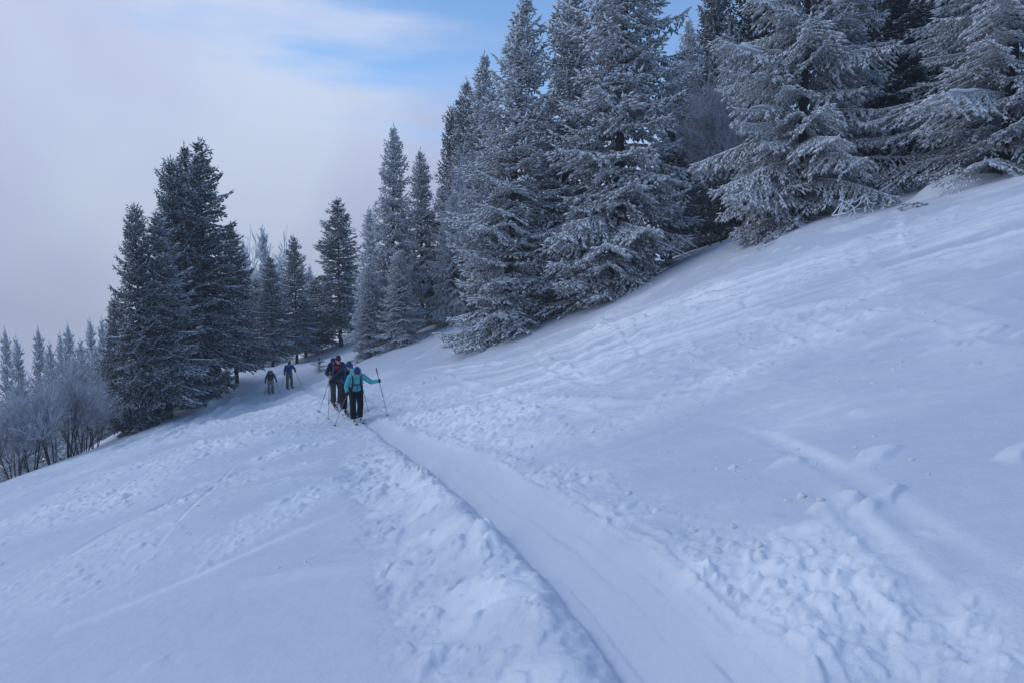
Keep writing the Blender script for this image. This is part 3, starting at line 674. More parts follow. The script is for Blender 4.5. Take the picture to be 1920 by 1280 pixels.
# bare trunks of the trees standing by the trail (stems belonging to crowns further up)
# white dead branch under the hanging spruce
def rods(name, paths, mat, frost):
    A, B, R0, R1 = [], [], [], []
    for P, r0, r1 in paths:
        P = np.array(P, float); n = len(P) - 1
        for k in range(n):
            A.append(P[k]); B.append(P[k + 1]); R0.append(r0 + (r1 - r0) * k / n); R1.append(r0 + (r1 - r0) * (k + 1) / n)
    V, Q = prisms(np.array(A), np.array(B), np.array(R0), np.array(R1))
    me = np_mesh(name, V, None, Q); fattr(me, 'tip', np.full(len(V), .8)); me.materials.append(mat)
    o = link(name, me); o['frost'] = frost
    return o
def pth(pts, Y, dy=0.0): return [at(x, y, Y + dy * i) for i, (x, y) in enumerate(pts)]
Yb = 17.2
dead = rods('dead_branch', [
    (pth([(1625, 372), (1600, 392), (1585, 400)], Yb + .8, -.25), .020, .026),
    (pth([(1585, 400), (1560, 405), (1582, 376)], Yb + .2, .05), .022, .014), (pth([(1578, 378), (1573, 356)], Yb + .3), .016, .01),
    (pth([(1622, 364), (1605, 378), (1585, 378)], Yb + .5, -.1), .018, .018), (pth([(1620, 366), (1611, 384)], Yb + .5), .018, .011),
    (pth([(1620, 364), (1628, 374), (1634, 382)], Yb + .5), .018, .012), (pth([(1626, 372), (1628, 388), (1633, 393)], Yb + .5), .014, .009),
    (pth([(1583, 378), (1600, 388), (1604, 402), (1612, 410), (1620, 424)], Yb + .3, -.04), .024, .010),
    (pth([(1580, 380), (1574, 396), (1571, 408)], Yb + .3), .020, .012), (pth([(1581, 384), (1585, 391), (1578, 393), (1574, 402)], Yb + .3), .02, .013),
    (pth([(1597, 398), (1588, 410)], Yb + .2), .014, .009), (pth([(1600, 404), (1600, 414), (1611, 430)], Yb + .15), .012, .007), (pth([(1604, 393), (1616, 391)], Yb + .2), .012, .008),
    (pth([(1601, 414), (1612, 411)], Yb + .15), .008, .006), (pth([(1625, 372), (1640, 366), (1680, 340)], Yb + .8, .6), .022, .04)], M_RIME, .8)
tag(dead, 'bare white rimed dead branch hanging over smooth snow under the hanging spruce', 'branch')
for k, pts in enumerate(([(1232, 452), (1262, 464), (1294, 479)], [(1230, 455), (1260, 470), (1286, 482)], [(1268, 440), (1290, 452), (1308, 465)])):
    o = rods('bent_twig', [(pth(pts, 23.5 + .5 * k, -.1), .012, .014)], M_RIME, .5)
    tag(o, 'slim rimed rod bent to the snow below the broad tall spruce', 'twig', 'slim twigs bent to the snow')

# snow mound with buried boughs under the frost-white spruce
def lumpy(name, cx, cy, rx, ry, h, seed, mat=None, rz=0.0, sink=.12):
    n, m = 20, 30; V = []
    zb = gz(cx, cy)
    for i in range(n + 1):
        for j in range(m):
            r = i / n; an = 2 * math.pi * j / m + rz
            V.append((cx + r * rx * math.cos(2 * math.pi * j / m) * math.cos(rz) - r * ry * math.sin(2 * math.pi * j / m) * math.sin(rz),
                      cy + r * rx * math.cos(2 * math.pi * j / m) * math.sin(rz) + r * ry * math.sin(2 * math.pi * j / m) * math.cos(rz), r))
    V = np.array(V); r = V[:, 2].copy(); g0 = base_h(V[:, 0], V[:, 1])
    prof = (1 - r ** 2.2) ** .8 if True else 0
    V[:, 2] = g0 - sink * r + h * (.5 + .5 * np.cos(math.pi * r)) * (1 + .5 * fbm(V[:, 0], V[:, 1], rx * .6, 3, seed)) + .04 * fbm(V[:, 0], V[:, 1], .3, 2, seed + 1)
    Q = [(i * m + j, (i + 1) * m + j, (i + 1) * m + (j + 1) % m, i * m + (j + 1) % m) for i in range(n) for j in range(m)]
    me = np_mesh(name, V, None, np.array(Q)); fattr(me, 'broken', np.full(len(V), .35))
    return link(name, me, mat or M_SNOW)
p = at(1765, 345, 16.9)
tag(lumpy('snow_mound', p[0] + .6, 17.4, 1.6, .9, .42, 201), 'rounded snow mound drifted over buried boughs at the edge of the wood', 'snow mound')
def bough(name, px, py, Y, L, az, el, label, frost=.5, seed=1):
    rng = np.random.default_rng(seed); f = fan(L, rng, .16, .085, .14, .026, .4)
    V, T, tip = spindles(f[0], f[1], f[2], rng=rng); V2, Q = prisms(f[3], f[4], f[5], f[5] * .6)
    V = np.concatenate([V, V2]); V[:, 2] -= .25 * V[:, 0] ** 2 / L
    me = np_mesh(name, V, T, Q + len(tip)); fattr(me, 'tip', np.concatenate([tip, np.full(len(V2), .2)])); me.materials.append(M_NEEDLE)
    o = link(name, me); q = at(px, py, Y); o.location = q; o.rotation_euler = (0, -el, az); o['frost'] = frost
    return tag(o, label, 'branch')
bough('spruce_bough', 1800, 305, 16.9, 1.0, R(230), R(-30), 'frosted bough end sticking out of the snow mound', .5, 3)
bough('spruce_bough', 1726, 382, 16.5, .42, R(215), R(8), 'small dark bough tip poking through smooth snow below the mound', .05, 4)
bough('spruce_bough', 1450, 452, 18.9, 1.0, R(250), R(-20), 'snow-bent lowest bough pressed onto the slope under the hanging spruce', .6, 5)

# ------------------------------------------------------------------ loose snow lumps
def lump_mesh(seed):
    rng = np.random.default_rng(seed); n, m = 7, 10; V = []
    for i in range(n + 1):
        ph = math.pi * i / n
        for j in range(m):
            t = 2 * math.pi * j / m; d = np.array([math.sin(ph) * math.cos(t), math.sin(ph) * math.sin(t), math.cos(ph)])
            d = np.sign(d) * np.abs(d) ** .8; V.append(d)
    V = np.array(V); off = rng.normal(0, 1, (5, 3)); off /= np.linalg.norm(off, axis=1, keepdims=True)
    for o_ in off:
        c = rng.uniform(.5, .8); pr = V @ o_; V -= np.clip(pr - c, 0, None)[:, None] * o_[None] * .85
    V += rng.normal(0, .03, V.shape); V *= np.array([1, rng.uniform(.65, 1), rng.uniform(.5, .75)])
    V[0:m] = V[0:m].mean(0); V[-m:] = V[-m:].mean(0)
    Q = [(i * m + j, (i + 1) * m + j, (i + 1) * m + (j + 1) % m, i * m + (j + 1) % m) for i in range(n) for j in range(m)]
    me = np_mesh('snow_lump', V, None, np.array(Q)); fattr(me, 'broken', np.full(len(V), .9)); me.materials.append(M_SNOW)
    return me
LUMPS = [lump_mesh(300 + k) for k in range(6)]
def put_lumps(items):
    P = np.array([hit(px, py) for px, py, s, *_ in items]); Z = snow_h(P[:, 0], P[:, 1])[0]; rng = np.random.default_rng(77)
    for k, (it, p, z) in enumerate(zip(items, P, Z)):
        s = it[2] / FOC * math.hypot(*p)
        o = link('snow_lump', LUMPS[k % 6]); o.location = (p[0], p[1], z - s * .02); o.scale = (s, s, s * rng.uniform(.8, 1.15)); o.rotation_euler = (rng.normal(0, .3), rng.normal(0, .3), rng.uniform(0, 6.28))
        if len(it) > 3: tag(o, it[3], 'snow lump')
        else: tag(o, 'loose crumb of snow rolled onto the smooth slope', 'snow lump', 'loose crumbs of snow on the slope')
_r = random.Random(9)
items = [(1503, 942, 12, 'largest loose snow lump on the smooth patch beside the ski groove'), (1537, 966, 9, 'round snow ball lying below the largest loose lump'), (1478, 952, 9, 'flat snow lump touching the largest loose lump'),
         (1372, 882, 9, 'oval snow lump alone on the smooth patch'), (690, 884, 15, 'flat slab of snow in the trampled strip')]
items += [(px, py, s) for px, py, s in ((1408, 865, 5), (1345, 858, 4), (1395, 906, 4), (1250, 847, 4), (1300, 885, 4), (1495, 843, 6), (1530, 872, 3), (1420, 925, 4), (1710, 870, 6), (1680, 790, 5), (1605, 842, 5), (1740, 900, 5), (1640, 820, 4), (1555, 800, 4), (1460, 868, 3), (1270, 845, 3), (1120, 905, 10), (1180, 930, 9), (1230, 970, 11), (1300, 1010, 12), (1375, 1000, 12), (1345, 1060, 13), (1420, 1045, 11))]
items += [(_r.uniform(1250, 1800), _r.uniform(560, 900), _r.uniform(2, 5)) for _ in range(45)] + [(_r.uniform(760, 1250), _r.uniform(690, 850), _r.uniform(2, 5)) for _ in range(35)] + [(_r.uniform(130, 620), _r.uniform(880, 1080), _r.uniform(2, 5)) for _ in range(22)]
put_lumps(items)

# ------------------------------------------------------------------ people on ski tour
def capsule(p0, p1, r0, r1, seg=12, rings=4, sx=1.0):
    """tapered capsule as vertices and faces"""
    p0, p1 = np.array(p0, float), np.array(p1, float); d = p1 - p0; L = np.linalg.norm(d); d = d / L if L > 1e-6 else np.array([0, 0, 1.])
    a, b = frames(d[None]); a, b = a[0], b[0]
    prof = [(-r0 * math.cos(t), r0 * math.sin(t)) for t in np.linspace(0, math.pi / 2, rings + 1)[1:]] + [(L + r1 * math.sin(t), r1 * math.cos(t)) for t in np.linspace(0, math.pi / 2, rings + 1)[:-1]]
    V = [p0 - d * r0]
    for h, r in prof:
        for j in range(seg):
            t = 2 * math.pi * j / seg; V.append(p0 + d * h + (a * math.cos(t) * sx + b * math.sin(t)) * r)
    V.append(p1 + d * r1); n = len(prof)
    F = [(0, 1 + (j + 1) % seg, 1 + j) for j in range(seg)]
    F += [(1 + k * seg + j, 1 + k * seg + (j + 1) % seg, 1 + (k + 1) * seg + (j + 1) % seg, 1 + (k + 1) * seg + j) for k in range(n - 1) for j in range(seg)]
    F += [(1 + n * seg, 1 + (n - 1) * seg + j, 1 + (n - 1) * seg + (j + 1) % seg) for j in range(seg)]
    return V, F
def ellipsoid(c, r, rot=None, seg=16, rings=10):
    V, F = capsule((0, 0, 0), (0, 0, 1e-5), 1, 1, seg, rings // 2)
    V = np.array(V) * np.array(r)
    if rot is not None: V = V @ np.array(Matrix.Rotation(rot[0], 3, 'X') @ Matrix.Rotation(rot[1], 3, 'Y') @ Matrix.Rotation(rot[2], 3, 'Z')).T
    return list(V + np.array(c)), F
def blob(name, shapes, mat, parent, vox=.014, smooth=4):
    """one continuous skin grown over overlapping shapes"""
    VV, FF = [], []
    for V, F in shapes:
        o = len(VV); VV += [tuple(v) for v in V]; FF += [tuple(i + o for i in f) for f in F]
    me = bpy.data.meshes.new(name); me.from_pydata(VV, [], FF); me.update()
    o = bpy.data.objects.new(name, me); col.objects.link(o)
    m = o.modifiers.new('r', 'REMESH'); m.mode = 'VOXEL'; m.voxel_size = vox; m.use_smooth_shade = True
    if smooth:
        m2 = o.modifiers.new('s', 'SMOOTH'); m2.iterations = smooth; m2.factor = .5
    me2 = bpy.data.meshes.new_from_object(o.evaluated_get(bpy.context.evaluated_depsgraph_get()))
    o.modifiers.clear(); o.data = me2; bpy.data.meshes.remove(me); me2.name = name
    me2.materials.clear(); me2.materials.append(mat); o.parent = parent
    return o
def raw(name, shapes, mat, parent=None, smooth=True):
    VV, FF = [], []
    for V, F in shapes:
        o = len(VV); VV += [tuple(v) for v in V]; FF += [tuple(i + o for i in f) for f in F]
    me = bpy.data.meshes.new(name); me.from_pydata(VV, [], FF); me.update()
    me.polygons.foreach_set('use_smooth', [smooth] * len(me.polygons)); me.materials.append(mat)
    o = bpy.data.objects.new(name, me); col.objects.link(o); o.parent = parent
    return o
def strap(name, pts, wd, th, mat, parent, up=(0, 0, 1)):
    """flat webbing following points"""
    P = np.array(pts, float); V, F = [], []
    for k in range(len(P)):
        d = P[min(k + 1, len(P) - 1)] - P[max(k - 1, 0)]; d /= np.linalg.norm(d); n = np.array(up, float); s = np.cross(d, n); s /= np.linalg.norm(s) + 1e-9; n = np.cross(s, d)
        for a, b in ((-1, -1), (1, -1), (1, 1), (-1, 1)): V.append(P[k] + s * a * wd / 2 + n * b * th / 2)
    for k in range(len(P) - 1):
        for j in range(4): F.append((k * 4 + j, k * 4 + (j + 1) % 4, k * 4 + 4 + (j + 1) % 4, k * 4 + 4 + j))
    e = (len(P) - 1) * 4; F += [(3, 2, 1, 0), (e, e + 1, e + 2, e + 3)]
    return raw(name, [(V, F)], mat, parent, False)
cloth = lambda n, c, r=.75: simple_mat(n, c, r, .18, 18, .4, .2)
MC = dict(teal=cloth('turquoise_shell', (.10, .42, .47)), navy=cloth('navy_cloth', (.010, .014, .042)), ink=cloth('ink_cloth', (.005, .006, .016)), black=cloth('black_cloth', (.012, .013, .018)), blue=cloth('blue_cloth', (.02, .07, .24)), dblue=cloth('deep_blue_knit', (.010, .045, .15)),
          dteal=cloth('dark_teal_knit', (.012, .07, .10)), maroon=cloth('maroon_knit', (.05, .012, .035)), red=cloth('crimson_cloth', (.30, .015, .06)), olive=cloth('olive_cloth', (.050, .062, .058)),
          khaki=cloth('khaki_cloth', (.17, .16, .14)), beige=cloth('beige_cloth', (.36, .32, .30)), grey=cloth('grey_cloth', (.10, .12, .15)), skin=cloth('skin', (.50, .28, .21), .55),
          orange=simple_mat('orange_boot', (.62, .05, .03), .4, .1), white=simple_mat('light_boot', (.55, .57, .60), .4, .1), dark=simple_mat('dark_plastic', (.02, .02, .024), .4, .1),
          lens=simple_mat('dark_lens', (.01, .01, .015), .12, .05, 30, 0, .6), alu=simple_mat('pole_metal', (.16, .17, .19), .4, .1, 30, 0, .5, .5), skib=simple_mat('ski_top_dark', (.03, .035, .04), .3, .15), skiw=simple_mat('ski_top_white', (.60, .62, .64), .3, .1), hair=cloth('brown_hair', (.06, .035, .02)))
def person(px, py, Y, head_az, c, pose, label, detail=True, hgt=1.75):
    """a ski tourer; local frame: +y walking direction, +x the person's right"""
    b = hit(px, py) if Y is None else at(px, py, Y)[:2]
    z0 = gz(b[0], b[1])
    e = empty('person', (b[0], b[1], z0), head_az); k = hgt / 1.75; e.scale = (k, k, k); tag(e, label, 'person')
    Mw = Matrix.Translation((b[0], b[1], z0)) @ Matrix.Rotation(head_az, 4, 'Z') @ Matrix.Scale(k, 4)
    def gl(x, y):       # local ground height under a local point
        q = Mw @ Vector((x, y, 0)); return (gz(q.x, q.y) - z0) / k
    v = .012 if detail else .02
    J = {n: np.array(p, float) for n, p in pose.items() if n not in ('poles',)}
    for s in 'RL':      # feet stand on the slope
        f = J['foot' + s]; f[2] = gl(f[0], f[1]) + .10 + f[2]
    hip, ch, nk, hd = J['hip'], J['chest'], J['neck'], J['head']
    fwd = np.array(pose.get('look', (0, .75, -.25)), float); fwd /= np.linalg.norm(fwd); rgt = np.cross(fwd, [0, 0, 1]); rgt /= np.linalg.norm(rgt); upv = np.cross(rgt, fwd)
    H = lambda x, y, z: hd + rgt * x + fwd * y + upv * z
    # bare body: head with face, neck, arms to the wrists, legs
    sh = [ellipsoid(hd, (.078, .092, .115), (math.asin(fwd[2]), 0, 0)), capsule(H(0, .035, -.05), H(0, .05, -.075), .058, .045), capsule(nk, hd - upv * .05, .055, .058),
          capsule(H(0, .085, -.005), H(0, .108, -.035), .012, .017), capsule(H(.078, 0, -.02), H(.082, -.005, .02), .014, .016), capsule(H(-.078, 0, -.02), H(-.082, -.005, .02), .014, .016),
          capsule(hip, ch, .13, .15), capsule(ch, nk, .12, .06)]
    for s, sg in (('R', 1), ('L', -1)):
        S, E, Wp = J['sh' + s], J['el' + s], J['hand' + s]
        sh += [capsule(nk, S, .06, .06), capsule(S, E, .052, .042), capsule(E, Wp, .042, .028)]
        hp = hip + np.array([sg * .10, 0, -.04]); sh += [capsule(hip, hp, .12, .10), capsule(hp, J['knee' + s], .085, .058), capsule(J['knee' + s], J['foot' + s] + [0, -.02, .05], .055, .042)]
    blob('body', sh, MC['skin'], e, v, 2)
    if detail:
        for sg in (-1, 1): raw('eye', [ellipsoid(H(sg * .032, .086, .012), (.012, .008, .008))], MC['dark'], e)
        raw('mouth', [ellipsoid(H(0, .088, -.062), (.024, .008, .006))], cloth('lips', (.35, .12, .10)), e)
    # trousers
    t = [capsule(hip + [0, 0, -.02], hip + [0, 0, .08], .155, .15, sx=1.05)]
    for s, sg in (('R', 1), ('L', -1)):
        hp = hip + np.array([sg * .095, 0, -.05]); kn, ft = J['knee' + s], J['foot' + s]; an = ft + np.array([0, -.03, .10])
        t += [capsule(hp, kn, .118, .088), capsule(kn, an, .088, .092), capsule(an, an + [0, .01, -.05], .094, .088)]
    blob('trousers', t, MC[c['pants']], e, v, 3)
    # jacket, collar or hood, sleeves
    sd_ = J['shR'] - J['shL']; sd_ /= np.linalg.norm(sd_)
    j = [ellipsoid(hip + [0, 0, .10], (.19, .15, .15)), capsule(hip + [0, .01, .05], ch, .165, .175, sx=1.05), capsule(ch, (J['shR'] + J['shL']) / 2, .165, .11), capsule(J['shR'] - sd_ * .05, J['shL'] + sd_ * .05, .095, .095), capsule(nk, nk + (hd - nk) * .45, .085, .078)]
    for s in 'RL':
        S, E, Wp = J['sh' + s], J['el' + s], J['hand' + s]; w_ = E + (Wp - E) * .86
        j += [capsule(S, E, .086, .068), capsule(E, w_, .068, .052)]
    blob('jacket', j, MC[c['jacket']], e, v, 3)
    if c.get('front'):
        q = [ch + [0, .165, .06], hip + [0, .175, .22], hip + [0, .185, .02]]
        blob('jacket_front', [capsule(q[0] + [.0, -.03, 0], q[1] + [0, -.04, 0], .07, .085, sx=1.5), capsule(q[1] + [0, -.04, 0], q[2] + [0, -.06, .05], .085, .08, sx=1.6)], MC[c['front']], e, v, 2)
    if c.get('hood'):
        blob('hood', [capsule(H(-.06, -.09, -.06), H(.06, -.09, -.06), .075, .075), capsule(H(-.085, -.02, -.10), H(-.08, -.08, -.02), .04, .05), capsule(H(.085, -.02, -.10), H(.08, -.08, -.02), .04, .05), capsule(H(-.06, .05, -.13), H(.06, .05, -.13), .04, .04)], MC[c['hood']], e, v, 2)
    # hat
    hs = [ellipsoid(H(0, -.012, .045), (.093, .103, .085), (math.asin(fwd[2]), 0, 0)), ellipsoid(H(0, -.02, .10), (.07, .075, c.get('peak', .06)), (math.asin(fwd[2]), 0, 0))]
    ht = blob('hat', hs, MC[c['hat']], e, .010 if detail else .016, 2)
    if c.get('band'): 
        P = [H(.099 * math.cos(a), -.012 + .108 * math.sin(a), .03) for a in np.linspace(0, 2 * math.pi, 21)]
        strap('hat_band', P, .045, .014, MC[c['band']], ht, fwd * 0 + rgt * .001 + upv * 0 + np.array([0, 0, 0.0001])) if False else raw('hat_band', [capsule(P[i], P[i + 1], .02, .02, 8, 2) for i in range(20)], MC[c['band']], ht)
    if c.get('glasses'):
        raw('sunglasses', [ellipsoid(H(.034, .088, .010), (.034, .016, .022)), ellipsoid(H(-.034, .088, .010), (.034, .016, .022)), capsule(H(-.08, .02, .014), H(-.062, .075, .012), .007, .008, 8, 2), capsule(H(.08, .02, .014), H(.062, .075, .012), .007, .008, 8, 2), capsule(H(-.03, .096, .012), H(.03, .096, .012), .008, .008, 8, 2)], MC['lens'], e)
    # hands close on the pole shafts
    for s, sg in (('R', 1), ('L', -1)):
        Wp, E = J['hand' + s], J['el' + s]; pd = np.array(J.get('pole' + s, np.array([0, .2, -1.])), float)
        tip = J.get('tip' + s); g = pd / np.linalg.norm(pd)
        if tip is not None:
            tip = tip.copy(); tip[2] = gl(tip[0], tip[1]); J['tip' + s] = tip; g = tip - Wp; g /= np.linalg.norm(g)
        fa = Wp - E; fa /= np.linalg.norm(fa); out = np.cross(g, fa); out /= np.linalg.norm(out) + 1e-9; fw = np.cross(out, g)
        hm, rad = MC[c['hands']], (1.15 if c['hands'] != 'skin' else 1.0)
        palm = Wp + out * sg * .034 - fw * .01
        sp_ = [capsule(palm - g * .035, palm + g * .035, .024 * rad, .026 * rad, sx=1.0), capsule(E + (Wp - E) * .84, palm, .036 * rad, .028 * rad)]
        for i, ln in enumerate((.95, 1.05, 1.0, .8)):
            o_ = g * (-.038 + .025 * i); k0 = palm + o_ + fw * .022; k1 = Wp + o_ + fw * .036 * ln + out * sg * .012; k2 = Wp + o_ + fw * .026 - out * sg * .026 * ln; k3 = Wp + o_ - fw * .006 - out * sg * .030
            sp_ += [capsule(k0, k1, .0115 * rad, .0105 * rad, 8, 2), capsule(k1, k2, .0105 * rad, .0095 * rad, 8, 2), capsule(k2, k3, .0095 * rad, .008 * rad, 8, 2)]
        t0 = palm - g * .03 - fw * .012; t1 = Wp - g * .058 - fw * .004 - out * sg * .012; sp_ += [capsule(t0, t1, .0135 * rad, .012 * rad, 8, 2), capsule(t1, Wp - g * .052 + fw * .022 - out * sg * .022, .012 * rad, .0095 * rad, 8, 2)]
        blob('glove' if c['hands'] != 'skin' else 'hand', sp_, hm, e, .008 if detail else .014, 1)
    # boots
    dirs = {}
    for s in 'RL':
        f = J['foot' + s]
        bt = blob('boot', [capsule(f + [0, -.07, -.03], f + [0, .15, -.04], .052, .046, sx=1.0), capsule(f + [0, -.06, -.01], f + [0, -.03, .20], .062, .072)], MC[c['boots']], e, v, 2)
        raw('boot_buckle', [capsule(f + [-.05, .03, .02], f + [.05, .03, .02], .012, .012, 8, 2)], MC['dark'], bt); raw('boot_buckle', [capsule(f + [-.06, .03, .10], f + [.06, .03, .10], .012, .012, 8, 2)], MC['dark'], bt)
    return e, Mw, J, gl, dict(H=H, rgt=rgt, fwd=fwd)
def ski(Mw, gl, f, label, c='skib', L=1.68, ang=0.0):
    x0, y0 = f[0], f[1]; V, F = [], []; n = 22
    ys = np.linspace(-.72, L - .72, n); ca, sa = math.cos(ang), math.sin(ang)
    zf, zb = gl(x0 + sa * .6, y0 + ca * .6), gl(x0 - sa * .5, y0 - ca * .5); zc = f[2] - .075
    smp = np.linspace(-.6, .85, 9); lift = max(gl(x0 + sa * q, y0 + ca * q) - (zc + (zf - zb) / 1.1 * q) for q in smp); zc += min(max(lift, 0), .09) + .006
    for i, yy in enumerate(ys):
        u = (yy + .72) / L; hw = .045 + .014 * abs(2 * u - 1) ** 2; hw *= min(1, ((1 - u) * 9) ** .6 if u > .9 else 1) * (1 if u > .04 else .8); hw = max(hw, .008)
        z = zc + (zf - zb) / 1.1 * yy + (.075 * max(0, (u - .84) / .16) ** 2) + (.02 * max(0, (.06 - u) / .06) ** 2)
        for sx, dz in ((-1, 0), (1, 0), (1, .014), (-1, .014)):
            V.append((x0 + sx * hw * ca + yy * sa, y0 + yy * ca - sx * hw * sa, z + dz))
    for i in range(n - 1):
        for q in range(4): F.append((i * 4 + q, i * 4 + (q + 1) % 4, i * 4 + 4 + (q + 1) % 4, i * 4 + 4 + q))
    F += [(3, 2, 1, 0), tuple(range(4 * n - 4, 4 * n))]
    e = empty('ski'); e.matrix_world = Mw @ Matrix.Translation((x0, y0, zc)); tag(e, label, 'ski')
    V = [(a - x0, b - y0, c_ - zc) for a, b, c_ in V]
    raw('ski_blade', [(V, F)], MC[c], e, False)
    raw('toe_binding', [capsule((0, .12, .03), (0, .19, .03), .03, .03, 8, 2)], MC['dark'], e)
    raw('heel_binding', [capsule((0, -.16, .03), (0, -.10, .04), .03, .03, 8, 2)], MC['dark'], e)
    raw('climbing_tip', [capsule((0 + .02 * ca, L - .86, .05), (-.02 * ca, L - .86, .05), .02, .02, 8, 2)], MC['skiw' if c == 'skib' else 'dark'], e)
    return e
def pole(Mw, top, tip, label, hand=None, grip=.16):
    top, tip = np.array(top, float), np.array(tip, float); d = tip - top; L = np.linalg.norm(d); d /= L
    e = empty('ski_pole'); e.matrix_world = Mw @ Matrix.Translation(Vector(tip)); tag(e, label, 'ski pole')
    T = lambda s: top + d * s - tip
    raw('shaft', [capsule(T(.1), T(L * .55), .009, .009, 8, 2), capsule(T(L * .55), T(L - .02), .0075, .006, 8, 2)], MC['alu'], e)
    raw('grip', [capsule(T(.02), T(grip), .017, .015, 8, 2), capsule(T(0) + [0, .012, 0], T(.03), .02, .017, 8, 2)], MC['dark'], e)
    raw('clamp', [capsule(T(L * .55 - .02), T(L * .55 + .03), .014, .012, 8, 2)], MC['dark'], e)
    a, b = frames(d[None]); V = [T(L - .07) + (a[0] * math.cos(t) + b[0] * math.sin(t)) * (.045 if i % 2 else .035) for i, t in enumerate(np.linspace(0, 2 * math.pi, 13)[:-1])]
    V2 = [v_ + d * .012 for v_ in V]; F = [tuple(range(12)), tuple(range(23, 11, -1))] + [(i, 12 + i, 12 + (i + 1) % 12, (i + 1) % 12) for i in range(12)]
    raw('basket', [(V + V2, F)], MC['dark'], e, False); raw('tip', [capsule(T(L - .05), T(L), .005, .003, 6, 2)], MC['alu'], e)
    return e
def backpack(Mw, J, label, c, strapc, chest=True):
    ch, hip = J['chest'], J['hip']; e = empty('backpack'); e.matrix_world = Mw @ Matrix.Translation(Vector(ch)); tag(e, label, 'backpack')
    sc = (J['shR'] + J['shL']) / 2; ax = sc - hip; ax /= np.linalg.norm(ax); bk = np.cross(ax, [1, 0, 0]); bk = -bk if bk[1] > 0 else bk
    c0 = hip + ax * .14 + bk * .25; c1 = sc - ax * .04 + bk * .22
    blob('pack_body', [capsule(c0 + [-.07, 0, 0] - ch, c1 + [-.07, 0, 0] - ch, .12, .10), capsule(c0 + [.07, 0, 0] - ch, c1 + [.07, 0, 0] - ch, .12, .10), capsule(c0 - ch, c1 - ch, .14, .12)], MC[c], e, .018, 4)
    blob('pack_lid', [capsule(c1 + [-.09, 0, .05] - ch, c1 + [.09, 0, .05] - ch, .075, .075)], MC[c], e, .016, 3)
    for sg in (1, -1):
        S = J['shR' if sg > 0 else 'shL']; x = sg * .115
        P = [sc + [x, 0, 0] + bk * .13 + ax * .02, sc + [x, 0, 0] + ax * .115, sc + [x, 0, 0] - bk * .10 + ax * .06, ch + [x, 0, 0] - bk * .185, ch * .45 + hip * .55 + [x * 1.25, 0, 0] - bk * .165, hip + [x * 1.6, 0, .12] - bk * .02]
        raw('shoulder_strap', [capsule(P[i] - ch, P[i + 1] - ch, .02, .02, 8, 2, 1.3) for i in range(5)], MC[strapc], e)
    if chest:
        m = ch - bk * .20; raw('chest_strap', [capsule(m + [-.115, 0, .02] - ch, m + [.115, 0, .02] - ch, .012, .012, 8, 2)], MC[strapc], e)
        raw('drinking_tube', [capsule(m + [0, .0, .02] - ch, m + [0, .0, -.15] - ch, .012, .010, 8, 2)], MC[strapc], e)
    q = [hip + [.19 * math.cos(t), .165 * math.sin(t) + .005, .10] - ch for t in np.linspace(-.6, math.pi + .6, 15)]
    raw('hip_belt', [capsule(q[i], q[i + 1], .018, .018, 8, 2) for i in range(14)], MC[strapc], e)
    return e
def tourer(px, py, Y, face, c, pose, label, who, detail=True, hgt=1.75, pack=None, skis=('skib', 'skib'), ski_ang=(0, 0), pole_top=(.12, .12), skil=1.68):
    e, Mw, J, gl, _ = person(px, py, Y, face, c, pose, label, detail, hgt)
    for s, cc, an in zip('RL', skis, ski_ang):
        f = J['foot' + s]; lead = f[1] >= J['foot' + ('L' if s == 'R' else 'R')][1]
        ski(Mw, gl, f, ('leading' if lead else 'trailing') + ' ski under ' + who, cc, skil, an)
    for s, ov in zip('RL', pole_top):
        if ('tip' + s) in J:
            h, t = J['hand' + s], J['tip' + s]; d = h - t; d /= np.linalg.norm(d)
            pole(Mw, h + d * ov, t - d * .03, pose['poles'][s])
    if pack: backpack(Mw, J, *pack)
    return e
# direction of travel: along the skin track towards the photographer
def heading(a, b):
    p, q = hit(*a), hit(*b); d = q - p; return math.atan2(-d[0], d[1])
hA = heading((655, 777), (760, 855))
poseA = dict(hip=(0, -.08, .92), chest=(0, .17, 1.22), neck=(0, .30, 1.38), head=(0, .40, 1.48), look=(-.05, .85, -.45),
    shR=(.18, .23, 1.33), shL=(-.18, .23, 1.33), elR=(.28, .14, 1.06), handR=(.27, .26, .86), elL=(-.40, .22, 1.16), handL=(-.62, .34, 1.20),
    kneeR=(.12, .28, .50), kneeL=(-.11, .05, .48), footR=(.11, .26, 0), footL=(-.11, -.24, 0), tipR=(.66, .60, 0), tipL=(-.82, .50, 0),
    poles=dict(R='ski pole slanting from the turquoise-jacketed skier\'s lowered glove', L='ski pole held far below its grip in the turquoise-jacketed skier\'s outstretched glove'))
tourer(669, 787, 20.0, hA, dict(jacket='teal', pants='ink', hat='dblue', hands='black', boots='white', hood='teal', glasses=True, peak=.075), poseA,
       'person in turquoise jacket, navy trousers and blue hat leading the trail on skis', 'the turquoise-jacketed skier', pack=('turquoise backpack with dark straps worn over the turquoise jacket', 'teal', 'navy'), skis=('skiw', 'skiw'), pole_top=(.14, .36), hgt=1.86)
poseB = dict(hip=(0, -.08, .92), chest=(0, .14, 1.22), neck=(0, .25, 1.39), head=(0, .34, 1.50), look=(-.05, .9, -.35),
    shR=(.18, .18, 1.34), shL=(-.18, .18, 1.34), elR=(.40, .22, 1.16), handR=(.60, .34, .98), elL=(-.30, .12, 1.08), handL=(-.36, .34, .98),
    kneeR=(.12, .10, .50), kneeL=(-.11, .24, .50), footR=(.11, -.14, 0), footL=(-.11, .18, 0), tipR=(.66, .42, 0), tipL=(-.52, .52, 0),
    poles=dict(R='upright ski pole held in the navy-jacketed skier\'s bare hand', L='ski pole standing between the first two skiers on the uphill side'))
